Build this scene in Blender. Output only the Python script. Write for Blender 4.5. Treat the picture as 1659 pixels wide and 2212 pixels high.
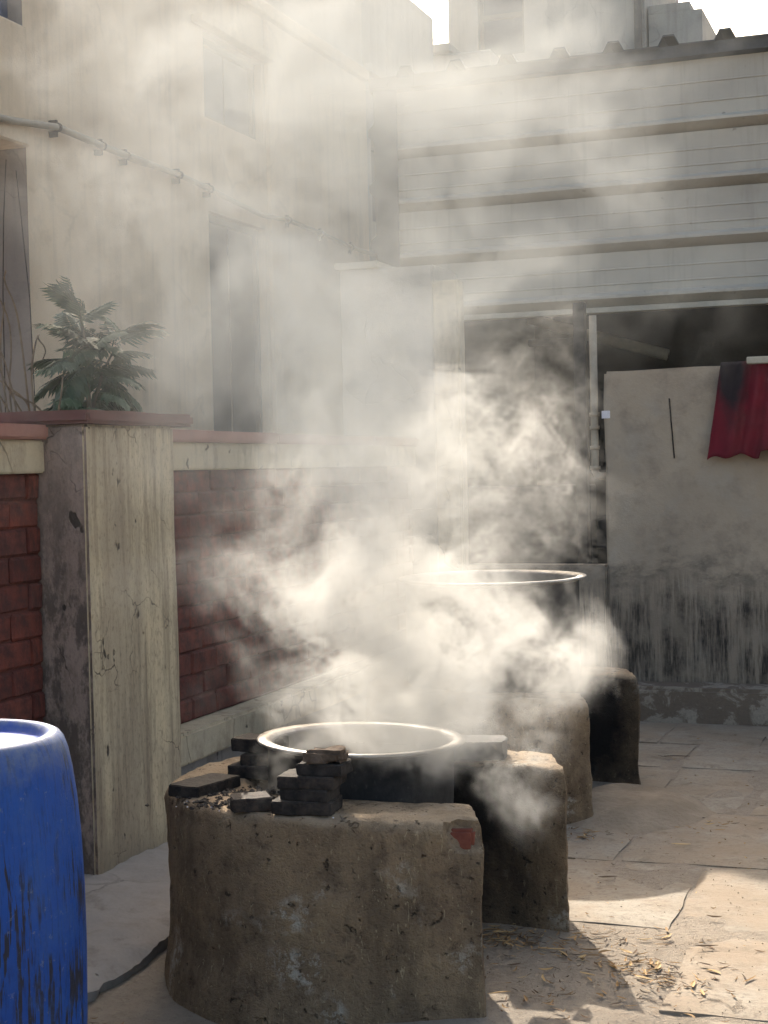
import bpy, bmesh, math, random
import numpy as np
from mathutils import Vector, Matrix, noise as mnoise

for o in list(bpy.data.objects):
    bpy.data.objects.remove(o, do_unlink=True)
S = bpy.context.scene
COL = S.collection
rnd = random.Random(11)
R = math.radians

# ------------------------------------------------------------------ camera
yaw, pitch, roll = R(20), R(1.65), R(1.3)
fw = Vector((-math.sin(yaw) * math.cos(pitch), math.cos(yaw) * math.cos(pitch), -math.sin(pitch)))
r0 = Vector((math.cos(yaw), math.sin(yaw), 0))
u0 = r0.cross(fw)
rt = r0 * math.cos(roll) - u0 * math.sin(roll)
up = u0 * math.cos(roll) + r0 * math.sin(roll)
cam = bpy.data.cameras.new("camera")
cam.sensor_fit = 'VERTICAL'
cam.sensor_height = 36.0
cam.lens = 36.0 * 3330 / 2212
cam.clip_start = 0.05
cam.clip_end = 500
camo = bpy.data.objects.new("camera", cam)
COL.objects.link(camo)
camo.matrix_world = Matrix(((rt.x, up.x, -fw.x, 0), (rt.y, up.y, -fw.y, 0), (rt.z, up.z, -fw.z, 1.5), (0, 0, 0, 1)))
S.camera = camo

# ------------------------------------------------------------------ light
LT = Vector((0.72, -1.30, -1.0))          # the way the sunlight travels
elev = math.atan2(1.0, math.hypot(0.72, 1.30))
W = bpy.data.worlds.new("World")
S.world = W
W.use_nodes = True
wn = W.node_tree
bg = wn.nodes["Background"]
sky = wn.nodes.new("ShaderNodeTexSky")
sky.sky_type = 'NISHITA'
sky.sun_disc = False
sky.sun_elevation = elev
sky.sun_rotation = math.atan2(-0.72, 1.30)
sky.dust_density = 5.0
sky.air_density = 0.8
sky.ozone_density = 0.0
tint = wn.nodes.new("ShaderNodeMix")
tint.data_type = 'RGBA'
tint.blend_type = 'MULTIPLY'
tint.inputs[0].default_value = 1.0
tint.inputs[7].default_value = (1.0, 0.97, 0.875, 1)
wn.links.new(sky.outputs[0], tint.inputs[6])
wn.links.new(tint.outputs[2], bg.inputs[0])
bg.inputs[1].default_value = 0.14
sl = bpy.data.lights.new("sun", 'SUN')
sl.energy = 3.3
sl.angle = R(0.6)
sl.color = (1.0, 0.915, 0.80)
slo = bpy.data.objects.new("sun", sl)
COL.objects.link(slo)
slo.rotation_euler = LT.to_track_quat('-Z', 'Y').to_euler()
slo.location = (-20, 30, 27)

S.view_settings.view_transform = 'Standard'
S.view_settings.look = 'None'
S.view_settings.exposure = 1.65
S.view_settings.gamma = 1.0
S.render.engine = 'CYCLES'
cy = S.cycles
cy.use_denoising = True
cy.use_adaptive_sampling = True
cy.adaptive_threshold = 0.04
cy.max_bounces = 6
cy.diffuse_bounces = 3
cy.glossy_bounces = 2
cy.transmission_bounces = 3
cy.volume_bounces = 4
cy.volume_step_rate = 2.4
cy.volume_max_steps = 512


# ------------------------------------------------------------------ helpers
def tag(o, label=None, cat=None, group=None, kind=None):
    if label: o['label'] = label
    if cat: o['category'] = cat
    if group: o['group'] = group
    if kind: o['kind'] = kind
    return o


def thing(name, loc, label, cat, group=None):
    o = bpy.data.objects.new(name, None)
    o.empty_display_size = 0.1
    COL.objects.link(o)
    o.location = loc
    return tag(o, label, cat, group)


def part(name, bm, mat, root=None, loc=None, smooth=False, sharp=None):
    """bm is in world coordinates; it is moved so that it sits under its parent (or about loc)."""
    me = bpy.data.meshes.new(name)
    base = Vector((0, 0, 0))
    if root is not None:
        r = root
        while r is not None:
            base += Vector(r.location)
            r = r.parent
    elif loc is not None:
        base = Vector(loc)
    bmesh.ops.translate(bm, verts=bm.verts, vec=-base)
    bmesh.ops.recalc_face_normals(bm, faces=bm.faces)
    bm.to_mesh(me)
    bm.free()
    if mat: me.materials.append(mat)
    if smooth:
        for p in me.polygons: p.use_smooth = True
    if sharp is not None:
        for p in me.polygons: p.use_smooth = True
        me.set_sharp_from_angle(angle=R(sharp))
    o = bpy.data.objects.new(name, me)
    COL.objects.link(o)
    if root is not None: o.parent = root
    elif loc is not None: o.location = loc
    return o


def inst(name, me, loc, rot=(0, 0, 0), root=None, scale=None):
    o = bpy.data.objects.new(name, me)
    COL.objects.link(o)
    if root is not None:
        o.parent = root
        b = Vector((0, 0, 0)); r = root
        while r is not None:
            b += Vector(r.location); r = r.parent
        o.location = Vector(loc) - b
    else:
        o.location = loc
    o.rotation_euler = rot
    if scale: o.scale = scale
    return o


def box(bm, x0, x1, y0, y1, z0, z1, bev=0.0, seg=1):
    t = bmesh.new()
    bmesh.ops.create_cube(t, size=1)
    for v in t.verts:
        v.co = Vector((x0 + (v.co.x + .5) * (x1 - x0), y0 + (v.co.y + .5) * (y1 - y0), z0 + (v.co.z + .5) * (z1 - z0)))
    if bev > 0:
        bmesh.ops.bevel(t, geom=list(t.edges), offset=bev, segments=seg, affect='EDGES')
    join(bm, t)
    return bm


def join(bm, t):
    me = bpy.data.meshes.new("tmp")
    t.to_mesh(me); t.free()
    bm.from_mesh(me)
    bpy.data.meshes.remove(me)


def nbox(x0, x1, y0, y1, z0, z1, step=0.05, amp=0.004, sc=3.0, bev=0.01, seed=0.0):
    """a box with rounded, slightly uneven, subdivided faces"""
    bm = bmesh.new()
    box(bm, x0, x1, y0, y1, z0, z1)
    if bev: bmesh.ops.bevel(bm, geom=list(bm.edges), offset=bev, segments=2, affect='EDGES')
    for ax, (a, b) in enumerate(((x0, x1), (y0, y1), (z0, z1))):
        n = min(int((b - a) / step), 160)
        for i in range(1, n):
            p = [0, 0, 0]; p[ax] = a + (b - a) * i / n
            nn = [0, 0, 0]; nn[ax] = 1
            bmesh.ops.bisect_plane(bm, geom=list(bm.verts) + list(bm.edges) + list(bm.faces), plane_co=p, plane_no=nn)
    bm.normal_update()
    nrm = {v: v.normal.copy() for v in bm.verts}
    for v in bm.verts:
        q = v.co * sc + Vector((seed, seed * 1.7, 0))
        d = mnoise.noise(q) * amp + mnoise.noise(q * 4.3) * amp * .45
        v.co += nrm[v] * d
    return bm


def lathe(prof, n=64, cx=0, cy=0, bm=None, cap0=False, cap1=False):
    bm = bm or bmesh.new()
    rings = []
    for r, z in prof:
        rings.append([bm.verts.new((cx + r * math.cos(2 * math.pi * i / n), cy + r * math.sin(2 * math.pi * i / n), z)) for i in range(n)])
    for a, b in zip(rings, rings[1:]):
        for i in range(n):
            bm.faces.new((a[i], a[(i + 1) % n], b[(i + 1) % n], b[i]))
    if cap0: bm.faces.new(rings[0])
    if cap1: bm.faces.new(rings[-1])
    return bm


def tube(pts, rad, n=8, bm=None, cap=True):
    bm = bm or bmesh.new()
    pts = [Vector(p) for p in pts]
    rads = rad if isinstance(rad, (list, tuple)) else [rad] * len(pts)
    rings = []
    ref = Vector((0.13, 0.21, 1)).normalized()
    for i, p in enumerate(pts):
        d = (pts[min(i + 1, len(pts) - 1)] - pts[max(i - 1, 0)]).normalized()
        a = d.cross(ref)
        if a.length < .05: a = d.cross(Vector((1, 0, 0)))
        a.normalize(); b = d.cross(a)
        rings.append([bm.verts.new(p + (a * math.cos(2 * math.pi * k / n) + b * math.sin(2 * math.pi * k / n)) * rads[i]) for k in range(n)])
    for a, b in zip(rings, rings[1:]):
        for k in range(n):
            bm.faces.new((a[k], a[(k + 1) % n], b[(k + 1) % n], b[k]))
    if cap:
        bm.faces.new(rings[0]); bm.faces.new(rings[-1])
    return bm


def extrude_x(prof, x0, x1, nx=1, wob=0.0):
    """a profile [(y, z)...] swept along X as a sheet"""
    bm = bmesh.new()
    rows = []
    for i in range(nx + 1):
        x = x0 + (x1 - x0) * i / nx
        rows.append([bm.verts.new((x, y + wob * mnoise.noise(Vector((x * 1.3, z * 2.1, 3))), z + wob * .5 * mnoise.noise(Vector((x * .9, z, 8))))) for y, z in prof])
    for a, b in zip(rows, rows[1:]):
        for k in range(len(prof) - 1):
            bm.faces.new((a[k], a[k + 1], b[k + 1], b[k]))
    return bm


# ------------------------------------------------------------------ materials
class NT:
    def __init__(s, name):
        s.m = bpy.data.materials.new(name)
        s.m.use_nodes = True
        s.t = s.m.node_tree
        s.b = s.t.nodes["Principled BSDF"]
        s.b.inputs["Specular IOR Level"].default_value = 0.25
        tc = s.t.nodes.new("ShaderNodeTexCoord")
        s.co = tc.outputs["Object"]

    def n(s, typ, **kw):
        x = s.t.nodes.new(typ)
        for k, v in kw.items(): setattr(x, k, v)
        return x

    def l(s, a, b): s.t.links.new(a, b)

    def map(s, sc=(1, 1, 1), loc=(0, 0, 0), src=None):
        x = s.n("ShaderNodeMapping")
        x.inputs["Scale"].default_value = sc
        x.inputs["Location"].default_value = loc
        s.l(src or s.co, x.inputs[0])
        return x.outputs[0]

    def noise(s, scale, detail=5, rough=.6, sc=(1, 1, 1), loc=(0, 0, 0), dist=0.0, src=None):
        x = s.n("ShaderNodeTexNoise")
        x.inputs["Scale"].default_value = scale
        x.inputs["Detail"].default_value = detail
        x.inputs["Roughness"].default_value = rough
        x.inputs["Distortion"].default_value = dist
        s.l(s.map(sc, loc, src), x.inputs["Vector"])
        return x.outputs[0]

    def ramp(s, f, stops):
        x = s.n("ShaderNodeValToRGB")
        e = x.color_ramp.elements
        while len(e) < len(stops): e.new(0.5)
        for el, (p, c) in zip(e, stops):
            el.position = p
            el.color = (c, c, c, 1) if not hasattr(c, '__len__') else (*c, 1)
        s.l(f, x.inputs[0])
        return x.outputs[0]

    def rng(s, f, a, b, c=0.0, d=1.0):
        x = s.n("ShaderNodeMapRange")
        x.inputs[1].default_value = a; x.inputs[2].default_value = b
        x.inputs[3].default_value = c; x.inputs[4].default_value = d
        s.l(f, x.inputs[0])
        return x.outputs[0]

    def mix(s, f, a, b, mode='MIX'):
        x = s.n("ShaderNodeMix", data_type='RGBA', blend_type=mode)
        for sock, v in ((x.inputs[0], f), (x.inputs[6], a), (x.inputs[7], b)):
            if hasattr(v, 'is_linked'): s.l(v, sock)
            elif hasattr(v, '__len__'): sock.default_value = (*v, 1)
            else: sock.default_value = v
        return x.outputs[2]

    def math(s, op, a, b=0.0, clamp=False):
        x = s.n("ShaderNodeMath", operation=op, use_clamp=clamp)
        for sock, v in ((x.inputs[0], a), (x.inputs[1], b)):
            if hasattr(v, 'is_linked'): s.l(v, sock)
            else: sock.default_value = v
        return x.outputs[0]

    def xyz(s, src=None):
        x = s.n("ShaderNodeSeparateXYZ")
        s.l(src or s.co, x.inputs[0])
        return x.outputs

    def vor(s, scale, feature='DISTANCE_TO_EDGE', sc=(1, 1, 1), warp=0.0, wscale=4.0):
        src = s.map(sc)
        if warp:
            nz = s.n("ShaderNodeTexNoise"); nz.inputs["Scale"].default_value = wscale; nz.inputs["Detail"].default_value = 4
            s.l(src, nz.inputs["Vector"])
            v = s.n("ShaderNodeVectorMath", operation='SCALE'); v.inputs[3].default_value = warp
            s.l(nz.outputs[1], v.inputs[0])
            a = s.n("ShaderNodeVectorMath", operation='ADD')
            s.l(src, a.inputs[0]); s.l(v.outputs[0], a.inputs[1])
            src = a.outputs[0]
        x = s.n("ShaderNodeTexVoronoi", feature=feature)
        x.inputs["Scale"].default_value = scale
        s.l(src, x.inputs["Vector"])
        return x.outputs[0]

    def random(s):
        return s.n("ShaderNodeObjectInfo").outputs["Random"]

    def done(s, col, rough=0.9, bump=None, bstr=0.5, bdist=0.01, metal=0.0):
        if hasattr(col, 'is_linked'): s.l(col, s.b.inputs["Base Color"])
        else: s.b.inputs["Base Color"].default_value = (*col, 1)
        if hasattr(rough, 'is_linked'): s.l(rough, s.b.inputs["Roughness"])
        else: s.b.inputs["Roughness"].default_value = rough
        s.b.inputs["Metallic"].default_value = metal
        if bump is not None:
            x = s.n("ShaderNodeBump")
            x.inputs["Strength"].default_value = bstr
            x.inputs["Distance"].default_value = bdist
            s.l(bump, x.inputs["Height"])
            s.l(x.outputs[0], s.b.inputs["Normal"])
        return s.m


def m_plaster(name, base, alt, stain, streak=.6, crack=.5, grime=.5, pits=True, foot=None, head=None, cscale=2.2, sz=.12):
    """weathered plaster: two tones, rain streaks, hairline cracks, pits, optional dark foot / head band (object z)"""
    m = NT(name)
    big = m.noise(1.3, 6, .65)
    mid = m.noise(5, 7, .7, loc=(3, 1, 2))
    st = m.noise(9, 7, .68, sc=(1, 1, sz), loc=(0, 4, 1))
    fine = m.noise(60, 4, .7)
    c = m.mix(m.rng(big, .38, .64), base, alt)
    c = m.mix(m.math('MULTIPLY', m.rng(st, .5, .72), streak, True), c, stain)
    c = m.mix(m.math('MULTIPLY', m.rng(mid, .54, .72), grime, True), c, [x * .72 for x in stain])
    c = m.mix(m.rng(fine, .3, .75, 0, .28), c, [min(1, x * 1.25) for x in base])
    h = m.math('MULTIPLY', fine, .25)
    h = m.math('ADD', h, m.math('MULTIPLY', mid, .6))
    if crack:
        e = m.vor(cscale, warp=.35, wscale=3)
        msk = m.rng(m.noise(1.7, 3, .5, loc=(7, 7, 7)), .46, .56)
        k = m.math('MULTIPLY', m.rng(e, 0.004, 0.016, 1, 0), m.math('MULTIPLY', msk, crack))
        c = m.mix(k, c, [x * .3 for x in stain])
        h = m.math('SUBTRACT', h, m.math('MULTIPLY', k, .8))
    if pits:
        p = m.rng(m.noise(13, 3, .5, loc=(9, 2, 5)), .70, .74)
        c = m.mix(m.math('MULTIPLY', p, .75), c, [x * .35 for x in stain])
        h = m.math('SUBTRACT', h, p)
    z = m.xyz()[2]
    wz = m.math('ADD', z, m.math('MULTIPLY', m.math('SUBTRACT', st, .5), .5))
    if foot:
        z1, z0, fc, fs = foot
        c = m.mix(m.rng(wz, z1, z0, 0, fs), c, fc)
    if head:
        z0, z1, hc, hs = head
        c = m.mix(m.rng(wz, z0, z1, 0, hs), c, hc)
    return m.done(c, .92, h, .55, .012)


def m_pier():
    """old cream limewash: yellow runs, grey brown dirt streaks, peeling dark patches on the street side, hairline cracks, nail holes"""
    m = NT('limewashed pillar')
    x, y, z = m.xyz()
    run = m.noise(7, 6, .62, sc=(1, 1, .05))
    run2 = m.noise(20, 6, .68, sc=(1, 1, .07), loc=(3, 5, 0))
    big = m.noise(2.2, 6, .65)
    mid = m.noise(9, 7, .75, sc=(1, 1, .55))
    fine = m.noise(70, 4, .75, sc=(1, 1, .5))
    c = m.mix(m.rng(run, .40, .60), (.60, .495, .32), (.42, .345, .235))
    c = m.mix(m.rng(run2, .47, .64, 0, .85), c, (.235, .185, .125))
    c = m.mix(m.rng(big, .46, .64, 0, .55), c, (.32, .26, .185))
    # street side (facing -y): mauve grey, peeling
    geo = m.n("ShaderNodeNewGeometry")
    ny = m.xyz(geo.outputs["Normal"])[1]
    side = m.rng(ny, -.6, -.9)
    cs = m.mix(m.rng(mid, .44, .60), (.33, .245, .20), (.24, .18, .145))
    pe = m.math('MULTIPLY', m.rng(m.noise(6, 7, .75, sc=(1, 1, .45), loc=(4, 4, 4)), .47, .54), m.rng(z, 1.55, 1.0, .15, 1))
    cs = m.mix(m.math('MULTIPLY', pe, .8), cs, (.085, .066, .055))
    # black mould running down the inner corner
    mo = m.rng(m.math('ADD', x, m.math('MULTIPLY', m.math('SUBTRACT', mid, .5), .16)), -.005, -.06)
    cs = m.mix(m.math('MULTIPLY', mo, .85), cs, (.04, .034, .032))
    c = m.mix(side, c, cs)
    c = m.mix(m.rng(fine, .52, .70, 0, .65), c, (.15, .115, .08))
    h = m.math('ADD', m.math('MULTIPLY', mid, .5), m.math('MULTIPLY', fine, .5))
    e = m.vor(3.2, warp=.5, wscale=3.5)
    k = m.math('MULTIPLY', m.rng(e, .002, .010, 1, 0), m.rng(m.noise(2.1, 3, .5, loc=(7, 3, 7)), .50, .58))
    c = m.mix(m.math('MULTIPLY', k, .75), c, (.06, .045, .035))
    p = m.rng(m.noise(11, 3, .5, sc=(1, 1, .7), loc=(9, 2, 5)), .675, .70)
    c = m.mix(m.math('MULTIPLY', p, .9), c, (.05, .038, .03))
    h = m.math('SUBTRACT', h, m.math('ADD', m.math('MULTIPLY', k, .5), p))
    wz = m.math('ADD', z, m.math('MULTIPLY', m.math('SUBTRACT', run2, .5), .5))
    c = m.mix(m.rng(wz, .16, -.02, 0, .55), c, (.15, .115, .085))
    c = m.mix(m.rng(wz, 1.62, 1.75, 0, .6), c, (.15, .115, .085))
    return m.done(c, .92, h, .6, .012)


def m_brick(name):
    m = NT(name)
    r = m.random()
    c = m.ramp(r, [(0, (.115, .036, .028)), (.35, (.155, .046, .034)), (.7, (.19, .055, .038)), (1, (.14, .05, .04))])
    v = m.noise(14, 6, .7, src=None)
    c = m.mix(m.rng(v, .38, .64, 0, .9), c, (.05, .028, .025))
    w = m.noise(40, 4, .7)
    c = m.mix(m.rng(w, .55, .8, 0, .4), c, (.27, .10, .07))
    h = m.math('ADD', m.math('MULTIPLY', v, .6), m.math('MULTIPLY', w, .4))
    return m.done(c, .93, h, .8, .012)


def m_simple(name, a, b, scale=6, rough=.8, metal=0.0, bst=.3, fs=40, lo=.35, hi=.65, sc=(1, 1, 1), bd=.008):
    m = NT(name)
    n1 = m.noise(scale, 6, .65, sc=sc)
    n2 = m.noise(fs, 4, .65, sc=sc)
    c = m.mix(m.rng(n1, lo, hi), a, b)
    c = m.mix(m.rng(n2, .35, .75, 0, .35), c, [x * .6 for x in a])
    return m.done(c, rough, m.math('ADD', m.math('MULTIPLY', n1, .5), m.math('MULTIPLY', n2, .5)), bst, bd, metal)


def m_char():
    m = NT('charred brick')
    r = m.random()
    n1 = m.noise(16, 6, .7); n2 = m.noise(60, 4, .7)
    c = m.mix(m.rng(n1, .38, .62), (.016, .014, .013), (.05, .04, .033))
    c = m.mix(m.math('MULTIPLY', m.rng(r, .35, 1), m.rng(n2, .45, .65, 0, .6)), c, (.12, .075, .05))
    geo = m.n("ShaderNodeNewGeometry")
    nz = m.xyz(geo.outputs["Normal"])[2]
    du = m.math('MULTIPLY', m.rng(nz, .5, .95), m.rng(m.noise(22, 6, .75, loc=(2, 2, 2)), .32, .62, .15, .8))
    c = m.mix(du, c, (.085, .074, .062))
    return m.done(c, .9, m.math('ADD', n1, m.math('MULTIPLY', n2, .6)), .9, .008)


M = {}
M['pier'] = m_pier()
M['band'] = m_plaster('band plaster', (.50, .42, .28), (.42, .36, .26), (.16, .12, .09), streak=.75, crack=.5, grime=.6, sz=.3)
M['cap'] = m_simple('red oxide concrete', (.115, .055, .048), (.17, .075, .062), 5, .85)
M['coping'] = m_simple('faded red coping', (.37, .185, .145), (.27, .14, .11), 4, .88)
M['mortar'] = m_simple('red stained mortar', (.085, .036, .03), (.13, .05, .042), 8, .95, bst=.6)
M['brick'] = m_brick('painted brick')
M['house'] = m_plaster('house plaster', (.56, .435, .29), (.49, .38, .262), (.30, .235, .17), streak=.55, crack=.14, grime=.4, pits=False, cscale=.8, sz=.08)
M['far'] = m_plaster('far plaster', (.36, .34, .29), (.30, .28, .25), (.18, .16, .14), streak=.6, crack=.2, grime=.4, pits=False, sz=.08)
M['shade_side'] = m_plaster('shaded side plaster', (.20, .165, .14), (.16, .135, .12), (.10, .085, .08), streak=.6, crack=.2, grime=.4, pits=False, sz=.08)  # darker version of the house plaster: the side wall's shade is in its colour
M['metal_dark'] = m_simple('dark sheet metal', (.045, .048, .052), (.07, .072, .075), 4, .6, 0.2)
M['interior'] = m_simple('dark interior', (.018, .02, .022), (.035, .035, .036), 3, .9)  # near-black tone for the walls inside the shed
M['iron'] = m_simple('blackened iron', (.02, .02, .02), (.045, .042, .04), 12, .7, .2)
M['clamp'] = m_simple('rusty clamp', (.03, .022, .018), (.06, .045, .035), 30, .7, .3)
M['pvc'] = m_simple('dusty cream pipe', (.46, .42, .33), (.36, .32, .25), 8, .6)
M['pipe_grey2'] = m_simple('dusty tan conduit', (.36, .31, .23), (.26, .22, .165), 6, .7)
M['pipe_grey'] = m_simple('stained pale pipe', (.26, .24, .18), (.16, .15, .12), 6, .65)
M['glass_dark'] = m_simple('dusty window pane', (.05, .055, .065), (.085, .09, .10), 3, .4, 0, .05)
M['frame'] = m_simple('window frame', (.16, .145, .12), (.12, .11, .095), 9, .8)
M['blue_frame'] = m_simple('dark blue frame', (.02, .04, .09), (.03, .05, .10), 9, .6)
M['char'] = m_char()
M['chunk'] = m_simple('broken mortar lump', (.16, .115, .082), (.07, .048, .034), 22, .95, 0, 1.0, 60, bd=.01)
M['sooted_block'] = m_simple('ashy block', (.10, .095, .09), (.06, .058, .055), 9, .9, 0, .6)
M['leaf'] = None
M['paper'] = m_simple('paper', (.74, .70, .72), (.66, .62, .64), 30, .8, 0, .05)


def fascia_mat():
    m = NT('faded fascia sheet')
    st = m.noise(7, 7, .7, sc=(1.3, 1, .10))
    big = m.noise(1.1, 5, .6, sc=(1, 1, 1.6))
    sp = m.noise(16, 5, .65, loc=(4, 4, 4))
    c = m.mix(m.rng(big, .35, .66), (.47, .43, .355), (.38, .345, .29))
    c = m.mix(m.rng(st, .52, .74, 0, .38), c, (.19, .155, .12))
    c = m.mix(m.rng(sp, .66, .72, 0, .6), c, (.13, .11, .09))
    h = m.math('MULTIPLY', big, 1.0)
    return m.done(c, .7, h, .12, .03, 0.0)


M['fascia'] = fascia_mat()


def wall_mat():
    """yard wall: grey brown render, black drip stains under the ledge height"""
    m = NT('sooty yard wall')
    x, y, z = m.xyz()
    big = m.noise(1.6, 6, .65)
    mid = m.noise(6, 6, .7)
    fine = m.noise(55, 4, .7)
    c = m.mix(m.rng(big, .36, .66), (.42, .335, .24), (.33, .262, .19))
    c = m.mix(m.rng(mid, .50, .72, 0, .65), c, (.17, .135, .105))
    c = m.mix(m.rng(m.noise(2.6, 6, .7, loc=(8, 1, 3)), .52, .66, 0, .45), c, (.38, .33, .265))
    c = m.mix(m.rng(fine, .35, .75, 0, .25), c, (.36, .30, .235))
    # hairline long crack of the upper panel
    # drips: strong below z ~0.75, fading up to 0.95
    d1 = m.noise(18, 5, .7, sc=(1, 1, .07))
    d2 = m.noise(60, 4, .7, sc=(1, 1, .09), loc=(2, 0, 0))
    w = m.math('ADD', z, m.math('MULTIPLY', m.math('SUBTRACT', m.noise(2.6, 6, .72), .5), .75))
    lo = m.rng(w, .86, .60)
    dr = m.math('MULTIPLY', m.rng(m.math('ADD', m.math('MULTIPLY', d1, .55), m.math('MULTIPLY', d2, .45)), .43, .56), m.math('MULTIPLY', lo, m.rng(m.noise(3.5, 5, .7, loc=(6, 1, 1)), .36, .56, .25, 1)))
    c = m.mix(m.math('MULTIPLY', lo, .45), c, (.11, .092, .075))
    c = m.mix(m.math('MULTIPLY', dr, .9), c, (.022, .02, .018))
    smudge = m.math('MULTIPLY', m.rng(m.math('ABSOLUTE', m.math('SUBTRACT', w, .86)), .13, .0), m.rng(m.noise(5, 5, .7, sc=(1, 1, 2)), .4, .65, 0, .75))
    c = m.mix(smudge, c, (.05, .045, .04))
    h = m.math('ADD', m.math('MULTIPLY', mid, .5), m.math('MULTIPLY', fine, .4))
    return m.done(c, .93, h, .5, .012)


M['yardwall'] = wall_mat()


def plinth_mat():
    m = NT('flaking plinth')
    v = m.noise(7, 7, .7, dist=.6)
    f = m.noise(50, 4, .7)
    c = m.mix(m.rng(v, .5, .57), (.17, .13, .095), (.32, .27, .21))
    c = m.mix(m.rng(f, .4, .75, 0, .35), c, (.09, .075, .065))
    return m.done(c, .93, m.math('ADD', v, m.math('MULTIPLY', f, .5)), .7, .012)


M['plinth'] = plinth_mat()


def clay_mat(name, soot_centre, seed):
    """mud plastered hearth: brown earth, straw flecks, pale scuffs, ash on top, soot about the fire mouth (object space)"""
    m = NT(name)
    x, y, z = m.xyz()
    big = m.noise(3.2, 6, .68, loc=(seed, 0, 0))
    mid = m.noise(11, 7, .72, loc=(0, seed, 0))
    fine = m.noise(75, 4, .75)
    grit = m.noise(190, 2, .6)
    c = m.mix(m.rng(big, .36, .66), (.29, .20, .118), (.19, .13, .08))
    c = m.mix(m.rng(mid, .5, .70, 0, .75), c, (.34, .24, .135))
    c = m.mix(m.rng(mid, .46, .32, 0, .85), c, (.085, .058, .038))
    c = m.mix(m.rng(fine, .52, .78, 0, .55), c, (.24, .19, .13))
    c = m.mix(m.rng(fine, .45, .28, 0, .6), c, (.045, .034, .026))
    # dusty, ashy top
    geo = m.n("ShaderNodeNewGeometry")
    nz = m.xyz(geo.outputs["Normal"])[2]
    top = m.math('MULTIPLY', m.rng(nz, .35, .9), m.rng(m.noise(8, 6, .7, loc=(5, 5, 1)), .3, .65, .35, .9))
    c = m.mix(top, c, (.38, .29, .195))
    vs = m.noise(5, 6, .7, sc=(1, 1, .28), loc=(seed, 3, 0))
    c = m.mix(m.rng(vs, .50, .64, 0, .55), c, (.075, .054, .036))
    c = m.mix(m.rng(vs, .44, .34, 0, .4), c, (.33, .24, .145))
    fl = m.noise(60, 2, .5, sc=(1, 1, .35), dist=2.0, loc=(0, 0, seed))
    c = m.mix(m.rng(fl, .66, .70, 0, .6), c, (.42, .33, .20))
    pt = m.rng(m.noise(34, 3, .6, loc=(seed, seed, 2)), .64, .69)
    c = m.mix(m.math('MULTIPLY', pt, .75), c, (.045, .032, .022))
    # pale scuffs
    sc = m.math('MULTIPLY', m.rng(m.noise(4, 3, .5, loc=(seed + 2, 3, 1)), .58, .66), m.rng(m.noise(28, 6, .75, loc=(1, 2, 3)), .47, .57))
    c = m.mix(m.math('MULTIPLY', sc, .85), c, (.46, .41, .33))
    # soot
    sx, sy, szz, rad = soot_centre
    v = m.n("ShaderNodeVectorMath", operation='SUBTRACT'); m.l(m.co, v.inputs[0]); v.inputs[1].default_value = (sx, sy, szz)
    v2 = m.n("ShaderNodeVectorMath", operation='MULTIPLY'); m.l(v.outputs[0], v2.inputs[0]); v2.inputs[1].default_value = (1, 1, .75)
    ln = m.n("ShaderNodeVectorMath", operation='LENGTH'); m.l(v2.outputs[0], ln.inputs[0])
    dd = m.math('ADD', ln.outputs["Value"], m.math('MULTIPLY', m.math('SUBTRACT', m.noise(6, 5, .7), .5), .22))
    so = m.math('MULTIPLY', m.rng(dd, rad, rad * .55), m.rng(nz, .85, .5, .25, 1))
    c = m.mix(m.math('MULTIPLY', so, .97), c, (.010, .010, .011))
    h = m.math('ADD', m.math('MULTIPLY', mid, .5), m.math('ADD', m.math('MULTIPLY', fine, .35), m.math('MULTIPLY', grit, .15)))
    h = m.math('SUBTRACT', h, m.math('MULTIPLY', pt, .6))
    e = m.vor(3.0, warp=.6, wscale=5)
    k = m.math('MULTIPLY', m.rng(e, .002, .009, 1, 0), m.rng(m.noise(3.1, 3, .5, loc=(2, seed, 7)), .60, .68))
    c = m.mix(m.math('MULTIPLY', k, .5), c, (.04, .03, .02))
    h = m.math('SUBTRACT', h, m.math('MULTIPLY', k, .5))
    return m.done(c, .95, h, 1.0, .03)


def pot_mat():
    m = NT('sooted pot outside')
    n1 = m.noise(7, 6, .7)
    n2 = m.noise(45, 4, .7)
    c = m.mix(m.rng(n1, .4, .65), (.012, .012, .013), (.035, .033, .031))
    c = m.mix(m.rng(n2, .6, .8, 0, .5), c, (.10, .09, .08))
    return m.done(c, .72, n2, .4, .004)


M['pot'] = pot_mat()


def rim_mat():
    m = NT('worn aluminium')
    n1 = m.noise(12, 5, .6)
    n2 = m.noise(60, 4, .6)
    c = m.mix(m.rng(n1, .4, .62), (.40, .385, .36), (.22, .20, .18))
    return m.done(c, m.rng(n2, .3, .7, .38, .6), n2, .3, .004, .75)


M['rim'] = rim_mat()
M['pot_in'] = m_simple('dull aluminium inside', (.30, .28, .25), (.18, .165, .15), 8, .5, .5, .1)


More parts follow.
